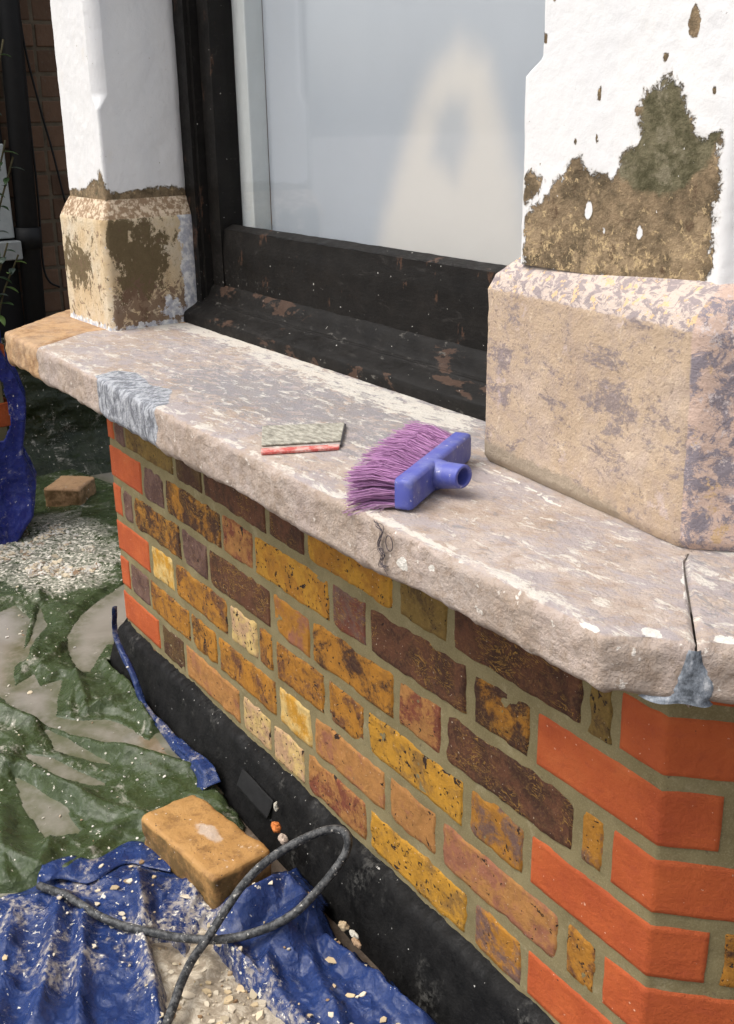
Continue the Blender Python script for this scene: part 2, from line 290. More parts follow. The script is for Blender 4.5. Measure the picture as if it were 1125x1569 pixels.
def mat_plinthstone(name, warm):
    # msk r: dark olive patches, g: white/grey lime, b: bevel (mottled), a: base dirt band
    n = NT(name); r, g, b, a = [n.at('msk', i) for i in range(4)]
    if warm:    # right block: peach stone with violet-grey crust
        col = n.ramp(n.noise(9, 5, .6), [(.3, (.43, .32, .225)), (.52, (.50, .38, .265)), (.72, (.52, .42, .36))])
        col = n.mix(n.mul(n.th(n.noise(45, 7, .75), .45, .62), .6), col, (.40, .31, .25)); col = n.mix(n.mul(n.th(n.noise(160, 3, .7), .62, .66), .7), col, (.22, .17, .14)); col = n.mix(n.mul(n.th(n.noise(70, 6, .7), .58, .66), .5), col, (.66, .54, .40))
        cr = n.th(n.addm(n.noise(24, 8, .78, n.map((1, 1, 1.7)), .4), n.mul(r, .16)), .535, .61); cr = n.mul(cr, n.th(n.noise(130, 4, .7), .33, .48))
        col = n.mix(n.mul(cr, .85), col, (.23, .19, .19))
        col = n.mix(n.mul(n.th(n.noise(26, 5, .7, n.map((1, 1, 1), loc=(5, 2, 1))), .58, .68), .45), col, (.60, .50, .50))
        ch = n.mix(n.th(n.noise(75, 4, .7, n.map((1, 1, 1.3)), 1.), .44, .54), (.31, .26, .255), (.57, .47, .40))
        ch = n.mix(n.th(n.noise(110, 3, .6), .58, .64), ch, (.66, .46, .26))
        col = n.mix(n.th(n.addm(b, n.mul(n.noise(60, 5), .5)), .72, .85), col, ch)
        pk = n.mix(n.th(n.noise(38, 8, .8, None, .4), .47, .55), (.56, .41, .33), (.24, .21, .23)); pk = n.mix(n.th(n.noise(60, 7, .78), .55, .62), pk, (.60, .52, .50)); pk = n.mix(n.th(n.noise(30, 6, .75), .55, .62), pk, (.55, .38, .22))
        col = n.mix(n.th(n.addm(g, n.mul(n.noise(50, 5), .35)), .6, .8), col, pk)
        dirt = n.mix(n.noise(70, 5, .7), (.26, .21, .15), (.44, .36, .27))
        col = n.mix(n.th(n.addm(a, n.mul(n.noise(45, 5, .7), .6)), .75, .95), col, dirt)
    else:       # left block: cream limewash over olive render
        col = n.ramp(n.noise(13, 5, .6), [(.3, (.55, .40, .22)), (.5, (.62, .50, .33)), (.72, (.66, .60, .48))])
        col = n.mix(n.mul(n.th(n.noise(80, 5, .7), .5, .7), .5), col, (.40, .27, .15))
        ol = n.th(n.addm(n.noise(34, 9, .8, n.map((1, 1, .8))), n.mul(r, .27)), .575, .605)
        olc = n.mix(n.noise(60, 6, .75), (.09, .065, .03), (.20, .15, .08)); col = n.mix(ol, col, olc)
        br = n.th(n.addm(n.noise(55, 6, .75, None, .8), n.mul(a, .26)), .585, .65); col = n.mix(n.mul(br, .85), col, (.17, .105, .07))
        wh = n.th(n.addm(n.noise(50, 6, .7), n.mul(g, .45)), .72, .78); col = n.mix(wh, col, n.mix(n.th(n.noise(90, 5), .4, .65), (.44, .45, .50), (.80, .79, .76)))
        bv = n.mix(n.th(n.noise(100, 4, .7), .45, .58), (.30, .20, .12), (.66, .53, .38)); col = n.mix(n.th(n.addm(b, n.mul(n.noise(60, 4), .4)), .7, .85), col, bv)
    h = n.addm(n.noise(70, 7, .72), n.mul(n.noise(350, 2), .3))
    return n.fin(col, .85, n.bump(h, .8, .0035))
def mat_paint():
    # msk r: signed patch value (0.5 = edge) of bare render, g: olive-green area, b: white flaws (small chips), a: tan stone edge
    n = NT('flaking_white_paint'); r, g, b, a = [n.at('msk', i) for i in range(4)]
    wob = n.mul(n.ma('SUBTRACT', n.noise(70, 8, .76, None, .3), .5), .50)
    e = n.addm(r, wob); bare = n.th(e, .49, .515)
    white = n.mix(n.mul(n.th(n.noise(18, 4, .6, n.map((1, 1, .25))), .4, .7), .5), (.74, .735, .72), (.66, .665, .67))
    white = n.mix(n.mul(n.th(n.noise(9, 6, .7, n.map((1, 1, .6))), .55, .75), .5), white, (.66, .58, .44))
    spk = n.th(n.noise(75, 6, .72), .70, .71)
    spk2 = n.th(n.noise(170, 2, .5), .765, .775)
    spot = n.ma('MAXIMUM', spk, spk2)
    low = n.mix(n.th(n.noise(28, 8, .8), .38, .62), (.105, .078, .045), (.27, .195, .115)); low = n.mix(n.th(n.addm(n.noise(22, 7, .75, n.map((1, 1, 1), loc=(4, 4, 4))), n.mul(a, .1)), .55, .62), low, (.32, .235, .14))
    low = n.mix(n.th(n.addm(n.noise(120, 6, .8, None, .4), n.mul(a, .10)), .575, .64), low, (.50, .37, .20))
    low = n.mix(n.th(n.noise(40, 5, .7), .58, .66), low, (.13, .085, .05))
    ol = n.mix(n.th(n.noise(30, 8, .78), .38, .62), (.065, .060, .028), (.165, .145, .085)); ol = n.mix(n.th(n.noise(18, 6, .7), .52, .6), ol, (.21, .185, .12))
    bc = n.mix(n.th(n.addm(g, n.mul(n.ma('SUBTRACT', n.noise(70, 5), .5), .35)), .46, .56), low, ol)
    bc = n.mix(n.mul(n.th(n.noise(95, 4, .65), .70, .715), 1.), bc, (.78, .76, .72))
    rim = n.mul(n.th(e, .45, .49), n.th(e, .515, .49)); white = n.mix(n.mul(rim, .4), white, (.50, .46, .38))
    white = n.mix(n.mul(spot, .85), white, (.30, .24, .15))
    col = n.mix(bare, white, bc)
    tan = n.th(n.addm(a, n.mul(n.ma('SUBTRACT', n.noise(50, 6, .7), .5), .5)), 1.28, 1.31)
    col = n.mix(tan, col, n.mix(n.noise(60, 6, .7), (.58, .38, .22), (.42, .28, .16)))
    h = n.addm(n.mul(bare, -2.), n.addm(n.mul(spot, -1.2), n.mul(n.noise(90, 6, .7), n.addm(.25, bare))))
    return n.fin(col, n.addm(.55, n.mul(bare, .35)), n.bump(h, .9, .004))
def mat_black(name, brown=.0):
    n = NT(name); col = n.ramp(n.noise(25, 5, .6), [(.3, (.0045, .004, .0035)), (.75, (.012, .0105, .009))])
    sc = n.th(n.noise(60, 7, .78, n.map((.35, 1, 1.)), 1.), .58, .66); col = n.mix(n.mul(sc, .3), col, (.06, .055, .05))
    if not brown:
        bw = n.mul(n.th(n.noise(16, 6, .7, n.map((1.4, 1.4, .5)), .3), .60, .63), n.th(n.noise(70, 4, .7), .4, .5)); col = n.mix(n.mul(bw, .8), col, (.075, .04, .025))
        fl = n.mul(n.th(n.noise(120, 4, .65), .63, .66), n.th(n.addm(n.sep(n.geo, 2), n.mul(n.sep(n.geo, 0), .12)), .30, .22)); col = n.mix(n.mul(fl, .75), col, (.42, .40, .36))
    if brown:
        bw = n.th(n.noise(13, 6, .66, n.map((.6, 1.4, 1.4)), .3), .555, .58); col = n.mix(n.mul(bw, .85), col, n.mix(n.noise(60, 5, .7, n.map((.2, 1, 1))), (.030, .018, .013), (.095, .055, .036)))
        gr = n.th(n.noise(60, 6, .75, n.map((.5, 1, 1))), .62, .68); col = n.mix(n.mul(gr, .5), col, (.16, .15, .13))
    wp = n.th(n.noise(150, 2, .5), .755, .77); col = n.mix(wp, col, (.6, .58, .53))
    h = n.noise(50, 6, .7, n.map((.5, 1, 1.5)))
    return n.fin(col, n.ramp(n.noise(30, 4), [(.3, (.42,)*3), (.7, (.7,)*3)]), n.bump(h, .7, .002), Specular_IOR_Level=.18)
def mat_tar():
    n = NT('black_bitumen'); col = n.ramp(n.noise(30, 6, .7), [(.35, (.004, .004, .004)), (.7, (.013, .0125, .012))])
    d = n.th(n.noise(9, 6, .72), .56, .72); col = n.mix(n.mul(n.mul(d, n.th(n.noise(120, 4, .7), .42, .6)), .5), col, (.16, .155, .14))
    wp = n.th(n.noise(140, 2, .5), .745, .765); col = n.mix(wp, col, (.5, .49, .45))
    return n.fin(col, n.ramp(n.noise(40, 5, .7), [(.35, (.38,)*3), (.65, (.8,)*3)]), n.bump(n.addm(n.noise(40, 6, .7), n.mul(n.noise(220, 3), .3)), .8, .003), Specular_IOR_Level=.15)
def mat_tarp(name, c1, c2, grime=(.62, .58, .50), dirt=.0):
    n = NT(name); m = n.at('msk', 0)
    col = n.mix(n.noise(12, 5, .6), c1, c2)
    smear = n.th(n.noise(22, 6, .72, n.map((1, 1.6, 1), (0, 0, .6)), 1.2), .60, .74); col = n.mix(n.mul(smear, .28), col, (.48, .50, .47))
    film = n.th(n.addm(n.noise(13, 7, .75, None, .6), n.mul(m, .3)), .60, .70); film = n.mul(film, n.th(n.noise(110, 5, .7), .40, .58))
    col = n.mix(n.mul(film, .5+dirt*.4), col, grime)
    spk = n.th(n.addm(n.noise(95, 4, .65), n.mul(m, .16)), .69, .71); col = n.mix(spk, col, (.70, .66, .56))
    weave = n.t.nodes.new('ShaderNodeTexChecker'); n.put(weave.inputs[0], n.map((1, 1, 1), (0, 0, .5))); weave.inputs['Scale'].default_value = 700
    wv = n.mix(.06, n.geo, n.noise(9, 3, .6, col=True)); h = n.addm(n.mul(n.noise(70, 5, .6, None, .8), .5), n.addm(n.mul(n.vor(15, n.map((.6, 1, 1), (0, 0, .4), wv), 'F1', 1.), 2.2), n.mul(n.vor(40, n.map((1, .5, 1), (0, 0, .7), wv), 'F1', 1.), 1.))); h = n.addm(h, n.mul(weave.outputs[1], .03))
    ro = n.addm(.16, n.mul(n.ma('MAXIMUM', film, spk), .6)); ro = n.addm(ro, n.mul(n.noise(30, 4), .22))
    return n.fin(col, ro, n.bump(h, .8, .009), Coat_Weight=.15)
def mat_water():
    n = NT('murky_puddle'); col = n.ramp(n.noise(5, 4, .6, None, 1.), [(.3, (.235, .215, .175)), (.7, (.34, .315, .27))])
    col = n.mix(n.mul(n.at('msk', 0), n.th(n.noise(16, 6, .7), .25, .65)), col, (.12, .125, .07)); fl = n.th(n.noise(90, 4, .6), .70, .72); col = n.mix(n.mul(fl, .5), col, (.6, .56, .5))
    return n.fin(col, .09, n.bump(n.noise(18, 3, .5), .12, .002), Specular_IOR_Level=1., IOR=1.6)
def mat_simple(name, col, ro=.5, var=.25, sc=30, bump=.3, **k):
    n = NT(name); d = tuple(c*(1-var) for c in col); l = tuple(min(1, c*(1+var)) for c in col)
    c = n.ramp(n.noise(sc, 5, .65), [(.3, d), (.7, l)])
    return n.fin(c, ro, n.bump(n.noise(sc*3, 5, .65), bump, .001), **k)

M_brick, M_red, M_mortar, M_stone = mat_brick(), mat_redbrick(), mat_mortar(), mat_stone()
M_plR, M_plL, M_paint = mat_plinthstone('peach_stone_block', 1), mat_plinthstone('limewashed_block', 0), mat_paint()
M_black, M_blackb, M_tar = mat_black('black_gloss_timber'), mat_black('flaking_black_timber', 1.), mat_tar()
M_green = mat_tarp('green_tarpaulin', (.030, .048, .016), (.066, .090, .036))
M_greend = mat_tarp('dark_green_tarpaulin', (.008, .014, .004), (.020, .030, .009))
M_blue = mat_tarp('blue_tarpaulin', (.010, .022, .085), (.022, .050, .175), (.50, .44, .35), .5)
M_blued = mat_tarp('deep_blue_tarpaulin', (.006, .012, .12), (.010, .022, .20))
M_water = mat_water()

# ---------------------------------------------------------------- ground
GZ = -.592
n = NT('wet_builders_mud'); c = n.ramp(n.noise(20, 7, .7), [(.3, (.05, .038, .028)), (.55, (.12, .09, .065)), (.75, (.30, .25, .19))])
M_mud = n.fin(c, .5, n.bump(n.noise(60, 6, .7), .8, .004))
xs = np.concatenate([np.linspace(-60, -2, 12), np.linspace(-1.9, 2.6, 300), np.linspace(3, 60, 12)])
ys = np.concatenate([np.linspace(-60, -2, 12), np.linspace(-1.9, 1.6, 240), np.linspace(2, 60, 12)])
X, Y = np.meshgrid(xs, ys, indexing='ij')
m = MB(); m.grid(P3(X, Y, -.606+.005*fb(P3(X, Y), 9, 3, 4)))
tag(m.build('ground', M_mud), kind='structure')
xs = np.linspace(-1.6, .70, 300); ys = np.linspace(-1.3, .6, 240); X, Y = np.meshgrid(xs, ys, indexing='ij')
sgw = np.full(X.shape, -9.)
for pg in GREEN: sgw = np.maximum(sgw, sdf(pg, X, Y))
for pg in HOLES: sgw = np.minimum(sgw, -sdf(pg, X, Y))
m = MB(); m.grid(P3(X, Y, GZ+0*X), keep=~((X > .56) & (Y > -.16)), msk=ss(sgw+.03*fb(P3(X, Y), 12, 3, 3), -.05, .005))
tag(m.build('puddle_water', M_water), kind='structure')

# ---------------------------------------------------------------- the bay: path of the wall face
WX, CH = 1.480, .0807
c45 = math.sqrt(.5); LS = .75                   # length of the splays
def wall(s, off):                               # s along the face, off = distance outwards (mitred at the corners)
    s = np.asarray(s, float); off = np.asarray(off, float); t = math.tan(R(22.5))
    s, off = np.broadcast_arrays(s, off)
    x = np.where(s < 0, s*c45-off*t*0, s); y = np.zeros_like(x)
    x = np.where(s < 0, s*c45 - off*c45, np.where(s > WX, WX+(s-WX)*c45+off*c45, s))
    y = np.where(s < 0, -s*c45 - off*c45, np.where(s > WX, (s-WX)*c45-off*c45, -off))
    cx0 = np.abs(s) < 1e-6; cx1 = np.abs(s-WX) < 1e-6
    x = np.where(cx0, -off*t, np.where(cx1, WX+off*t, x)); y = np.where(cx0 | cx1, -off, y)
    return x, y
def srange(a, b, d=.005):
    k = [a] + [c for c in (0., WX) if a+1e-4 < c < b-1e-4] + [b]
    out = []
    for p, q in zip(k[:-1], k[1:]): out += list(np.linspace(p, q, max(2, int((q-p)/d)+2))[:-1])
    return np.array(out+[b])
bay = tag(empty('bay_window', (.74, 0, -.6)), 'brick bay of a house with stripped stone sill, flaking pillars and black timber window', 'bay window')
# colours (linear) of the stock bricks
DK, DK2 = (.060, .026, .016), (.135, .054, .028); YE, YE2 = (.56, .28, .028), (.44, .19, .022); CR = (.66, .47, .18); PU, PU2 = (.17, .098, .080), (.10, .052, .044)
PK, PK2 = (.33, .13, .075), (.43, .20, .06); OL, OL2 = (.22, .14, .035), (.10, .06, .022); RB, RB2 = (.20, .055, .032), (.24, .12, .05)
TY = {'D': (DK, DK2, 1., .5, .3), 'DY': (DK, YE2, 1., .44, .4), 'P': (PU, PU2, .2, .5, .2), 'Y': (YE, YE2, .15, .5, 1.), 'YD': (YE2, DK2, .5, .46, 1.), 'CY': (YE, CR, 0, .5, .4),
      'C': (CR, (.52, .33, .19), 0, .48, 1.1), 'R': (RB, PU, .8, .5, .3), 'RY': (PK, YE2, .4, .5, .4), 'K': (PK, PK2, .1, .5, .6), 'M': (DK, YE2, .3, .52, 1.), 'PM': (PU, YE2, .2, .5, .6),
      'OY': (OL, OL2, .2, .45, .8), 'O': (OL2, DK, .4, .5, .4), 'BR': (RB, PK2, .5, .5, .8), 'KY': (PK, PK2, .2, .6, .7), 'YY': (YE, (.30, .16, .04), 0, .40, 1.1)}
COURSES = [
 'r 0 .028;P .037 .088;OY .098 .322;O .334 .440;D .452 .672;D .685 .790;Y .802 1.018;OY 1.034 1.136;D 1.150 1.366;OY 1.378 1.410;r 1.420 1.68',
 'r 0 .160;P .173 .267;DY .279 .506;BR .516 .621;Y .631 .856;R .867 .953;D .965 1.174;DY 1.188 1.288;r 1.300 1.539',
 'r 0 .041;P .050 .096;DY .107 .328;P .339 .443;D .455 .673;RY .685 .797;M .808 1.018;BR 1.032 1.124;D 1.138 1.363;PM 1.376 1.408;r 1.421 1.68',
 'r 0 .167;CY .181 .284;YD .297 .512;C .525 .621;YD .630 .676;YD .688 .834;YD .849 .943;YY .957 1.171;PM 1.186 1.285;r 1.298 1.539',
 'r 0 .045;P .055 .150;YD .160 .342;M .353 .458;YD .471 .678;CY .690 .791;KY .803 .995;KY 1.008 1.114;K 1.130 1.349;YD 1.362 1.409;r 1.421 1.68',
 'r 0 .184;O .202 .304;KY .314 .539;C .552 .653;C .665 .765;BR .777 .945;YY .955 1.180;PM 1.198 1.290;r 1.300 1.539',
 'D .0 .2;P .21 .42;D .43 .64;D .65 .86;P .87 1.08;D 1.09 1.29;r 1.3 1.68']
br, rd = MB(), MB()
def brick(s0, s1, z0, z1, ty):
    red = ty == 'r'; s0 -= .0019; s1 += .0019; z0 -= .0017; z1 += .0017; S_ = srange(s0, s1, .0045); Z_ = np.linspace(z0, z1, 15)
    S2, Z2 = np.meshgrid(S_, Z_, indexing='ij')
    w = .0016 if red else .0058
    key = P3(S2, Z2, random.random()*9)
    ds = np.minimum(S2-s0, s1-S2); dz = np.minimum(Z2-z0, z1-Z2); d = np.minimum(ds, dz)
    if red:
        d = np.minimum(np.where(S2 < .0001, ds, np.minimum(ds, 1)), dz)
    off = .0018 - .008*np.clip(1-d/.0038, 0, 1)**2 + (.0004 if red else .0018)*fb(key, 60, 5, 3) + (.0 if red else .0012)*vn(key, 14, 8)
    f = np.clip(1-d/.012, 0, 1)
    S3 = S2 + (w*fb(key, 60, 11, 3)+.3*w*vn(key, 16, 4))*f
    Z3 = Z2 + w*1.3*fb(key, 50, 21, 3)*f + (0 if red else .0022*vn(P3(S2, 0*S2, z0*9), 26, 31)*f*(Z2 < (z0+z1)/2))
    if not red:                                  # knocked corners
        cs = np.clip(1-np.hypot(np.minimum(S2-s0, s1-S2), dz)/.016, 0, 1); off = off-.004*cs*random.random()
    x, y = wall(np.where((abs(S2) < 1e-6) | (abs(S2-WX) < 1e-6), S2, S3), off)
    P = P3(x, y, Z3)
    if red:
        e = np.clip(1-d/.006, 0, 1); rd.grid(P, c1=np.stack([e]*4, -1)); return
    c1, c2, a, b, c = TY[ty]; j = 1+.12*(random.random()-.5)
    N = S2.size
    br.grid(P, c1=np.tile([*[q*j for q in c1], 1.], (N, 1)).reshape(*S2.shape, 4), c2=np.tile([*[q*j for q in c2], 1.], (N, 1)).reshape(*S2.shape, 4),
            wt=np.tile([a, b, c, random.random()], (N, 1)).reshape(*S2.shape, 4))
mixl = ['D', 'Y', 'P', 'YD', 'K', 'DY', 'M', 'BR']
for k in range(-1, 7):
    z1 = -CH*k-.006; z0 = -CH*(k+1)+.006
    spec = COURSES[k] if k >= 0 else COURSES[1]
    for q in spec.split(';'):
        t, a, b = q.split(); a = float(a); b = float(b); jz = random.uniform(-.0012, .0012)
        if t == 'r' and a < .001: a = -.10 if b > .1 else -.20
        if t == 'r': brick(a, b, z0, z1, 'r')
        else: brick(a+random.uniform(-.0008, .0008), b, z0+jz*.5, z1+jz, t)
    s = 1.69+.012 if k % 2 == 0 else 1.553; f = k % 2
    while s < WX+LS-.1: L = .215 if f else .1025; brick(s, s+L, z0, z1, random.choice(mixl)); s += L+.012; f ^= 1
    s = -.212 if k % 2 == 0 else -.112; f = k % 2
    while s > -LS+.1: L = .215 if f else .1025; brick(s-L, s, z0, z1, random.choice(mixl)); s -= L+.012; f ^= 1
wall_o = br.build('brick_wall', M_brick, bay); rd.build('red_corner_bricks', M_red, wall_o)
m = MB(); S_ = srange(-LS, WX+LS, .005); Z_ = np.arange(-.62, .089, .005); S2, Z2 = np.meshgrid(S_, Z_, indexing='ij')
key = P3(S2, Z2); off = .0009*vn(key, 20, 2)+.0015*fb(key, 70, 9, 3)
x, y = wall(S2, off); m.grid(P3(x, y, Z2)); m.build('mortar', M_mortar, wall_o)
# tarred plinth
m = MB(); T_ = np.linspace(0, 1, 30); S_ = srange(-LS, WX+LS, .006); S2, T2 = np.meshgrid(S_, T_, indexing='ij')
key = P3(S2, T2*.15); ztop = -.485+.013*fb(P3(S2, 0*S2), 30, 6, 5, .7)+.005*vn(P3(S2, 0*S2), 7, 3)
Z2 = lerp(ztop, -.63, T2); prof = .0075+.045*T2**.9+.006*ss(T2, 0, .1)
off = np.where(T2 < .001, -.002, prof)+.0025*fb(key, 26, 31, 4)*ss(T2, 0, .1)
x, y = wall(S2, off); m.grid(P3(x, y, Z2)); tar = m.build('tarred_plinth', M_tar, bay)

# ---------------------------------------------------------------- stone sill slabs
ZT, ZB, OV = .1515, .087, .166
def slab(frame, smin, smax, name, mit0, mit1, zone, dens=.0042, seed=0):
    # profile param: from the back of the top, over the arris, down the front and under to the wall
    top = np.linspace(-.20, OV-.005, 64); arr = [(OV-.0022, -.0005), (OV-.0005, -.0022)]
    fz = np.linspace(.006, ZT-ZB-.006, 16)
    prof = [(o, 0.) for o in top]+arr+[(OV, -z) for z in fz]+[(OV-.002, -(ZT-ZB-.002)), (OV-.007, -(ZT-ZB))]+[(o, -(ZT-ZB)) for o in np.linspace(OV-.02, 0, 12)]
    prof = np.array(prof); n = int((smax-smin)/dens); ne = 18 if mit1 == 2 else 0
    U, V = np.meshgrid(np.linspace(0, 1, n), np.arange(len(prof)), indexing='ij')
    if ne: U, V = np.meshgrid(np.r_[np.linspace(0, 1, n), 1+np.arange(1, ne+1)/ne], np.arange(len(prof)), indexing='ij')
    E = np.clip(U-1, 0, 1); U = np.minimum(U, 1)
    o = prof[V, 0]; dz = prof[V, 1]; t = math.tan(R(22.5))
    a = smin-(o*t if mit0 else 0); b = smax+(o*t if mit1 else 0); s = lerp(a, b, U)
    isfront = (V >= len(top)).astype(float); under = ss(-dz, ZT-ZB-.012, ZT-ZB-.001)
    ex = E*np.maximum(o, 0)*t*c45; dz = dz*(1-.15*ss(s, 1.1, 1.5)*(1 if ne else 0)) if name else dz; dz = dz*(.85 if seed == 3 else 1); x, y = frame(s, o); x = x+ex; y = y+ex; key = P3(x, y, dz)
    nf = .0022*fb(key, 22, 41+seed, 4)+.0022*fb(key, 80, 51, 3)
    edge = np.exp(-((o-OV)/.007)**2-(dz/.007)**2)
    o2 = o + isfront*nf*1.1 - edge*.0045*np.maximum(0, fb(key, 40, 61, 4)+.15)*2 - under*(.004+.008*np.abs(fb(key*[1, 1, 0], 26, 71, 3)))
    z = ZT+dz + .0011*fb(key, 12, 81, 3)*(1-isfront)+.0005*fb(key, 80, 83, 2)*(1-isfront)-edge*.002 + isfront*under*(.006*fb(key*[1, 1, 0], 20, 91, 4)+.003*fb(key*[1, 1, 0], 80, 93, 2)+.003*vn(key*[1, 1, 0], 6, 95))
    e = np.minimum(U*(b-a), (1-U)*(b-a) if not ne else (1-E)*.07); z = z-.004*np.clip(1-e/.003, 0, 1)
    x, y = frame(s, o2); x = x+ex; y = y+ex
    if ne: ks = ss(E, 0, .12)*isfront; x = x+(o2-o)*(c45-t*0)*ks-(o2-o)*t*ks*0; y = y+(o2-o)*(1-c45)*ks
    za, zb = zone(x, y, z, 1-isfront)
    m = MB(); m.grid(P3(x, y, z), zone=za, zone2=zb); return m.build(name, M_stone, bay)
def fmain(s, o): return s, -o
def zmain(x, y, z, top):
    r = ss(-y, .16, .0)*(.75+.7*vn(P3(x, y), 4, 3))*ss(x, 1.25, .95); r = np.clip(r*ss(x, .15, .4), 0, 1)
    jx = np.interp(-y, [.04, .153, .17], [.04, .125, .135]); g = ss(x-jx, .012, -.008)
    b = ss(ldist([(.06, .16), (.2, .15), (.35, .15), (.62, .13), (.98, .12)], x, y), .06, .0)*top+.5*ss(np.abs(y+.155), .012, 0)
    b = np.maximum(b, ss(np.hypot(x-.06, y-.12), .09, .02))
    pf = sdf([(.435, .165), (.445, .07), (.655, .07), (.675, .12), (.665, .165)], x, z); pt = sdf([(.43, -.18), (.405, -.12), (.44, -.10), (.54, -.115), (.58, -.10), (.66, -.14), (.67, -.18)], x, y)
    pm = np.where(top > .5, .5+pt*16, .5+pf*22)
    cr = ss(np.abs(x-jx), .004, .0005)
    cr = np.maximum(cr, .8*ss(np.abs(x-.62-.01*np.sin(z*90)), .002, .0)*(1-top))
    kk = P3(x, y, z); x = x+.007*fb(kk, 70, 5, 4, .7); y = y+.005*fb(kk, 80, 15, 4, .7); z = z+.005*fb(kk, 75, 25, 4, .7)
    lw = np.maximum(ss(np.hypot(x-1.28, z-.122), .013, .003)*(1-top), ss(np.hypot(x-1.325, (z-.130)*1.4), .010, .002)*(1-top))
    lw = np.maximum(lw, .9*ss(np.hypot((x-1.565)*.7, (y+.132)), .012, .003)*top); lw = np.maximum(lw, ss(np.sqrt(((x-1.53)*.5)**2+(y+.163)**2+(z-ZT)**2), .008, .003)); lw = np.maximum(lw, .9*ss(ldist([(1.14, .040), (1.20, .030), (1.31, .010)], x, y), .0045, .001)*top); lw = np.maximum(lw, ss(ldist([(1.482, -.003), (1.60, -.12)], x, y), .006, .001)*(.62+.3*vn(P3(x, y), 60, 4)))
    return np.stack([r, g, b, top], -1), np.stack([np.clip(pm, 0, 1), cr, lw, top], -1)
slab(fmain, 0, WX, 'sill_stone', True, 2, zmain)
def fright(s, o): return WX+s*c45+o*c45, s*c45-o*c45
def fleft(s, o): return -s*c45-o*c45, s*c45-o*c45
def zright(x, y, z, top):
    kk = P3(x, y, z); x = x+.012*fb(kk, 60, 5, 4, .7); y = y+.010*fb(kk, 70, 15, 4, .7)
    lw = ss(np.hypot((x-1.615)*.8, (y+.095)*1.3), .026, .008)*top
    return np.stack([.25+0*x, 0*x, .2+0*x, top], -1), np.stack([0*x, 0*x, lw, top], -1)
def zleft(x, y, z, top): return np.stack([0*x, 1+0*x, 0*x, top], -1), np.stack([0*x, 0*x, 0*x, top], -1)
# the splays meet the main slab in a mitre: both run towards it
def frightm(s, o): return fright(s, o)
slab(frightm, .0018, LS, 'sill_stone', False, False, zright, seed=3)
slab(lambda s, o: fleft(LS-s, o), 0, LS-.001, 'sill_stone', False, True, zleft, seed=5)
# lead-grey cement squeezed out of the joint and smeared down the front
m = MB(); T_ = np.linspace(0, 1, 70); U_ = np.linspace(-1, 1, 24); T2, U2 = np.meshgrid(T_, U_, indexing='ij')
lf = np.interp(T_, [0, .25, .5, .8, .9, 1], [.006, .009, .013, .018, .026, .038])[:, None]; rt = np.interp(T_, [0, .25, .5, .8, .92, 1], [.005, .009, .020, .019, .014, .018])[:, None]
jag = 1+.22*fb(P3(T2, np.sign(U2)*3., 0), 9, 5, 3); sC = np.where(U2 < 0, U2*lf, U2*rt)*jag
oo = OV+.0022-.0075*np.abs(U2)**6+.0010*fb(P3(T2, U2*.3), 9, 6, 3)+.002*ss(T2, .2, 0)*0
m.grid(P3(WX+oo*c45+sC*c45, -oo*c45+sC*c45, ZT-.006-T2*(ZT-ZB-.018)+.003*vn(P3(sC*60, 0*U2), 1, 3)*T2))
n = NT('lead_grey_cement'); c = n.ramp(n.noise(70, 7, .8, n.map((1, 1, .6))), [(.38, (.07, .08, .09)), (.48, (.17, .19, .215)), (.56, (.27, .295, .325)), (.66, (.58, .59, .60))])
M_lead = n.fin(c, .6, n.bump(n.noise(70, 6, .7), .7, .002)); m.build('cement_patch', M_lead, bay)

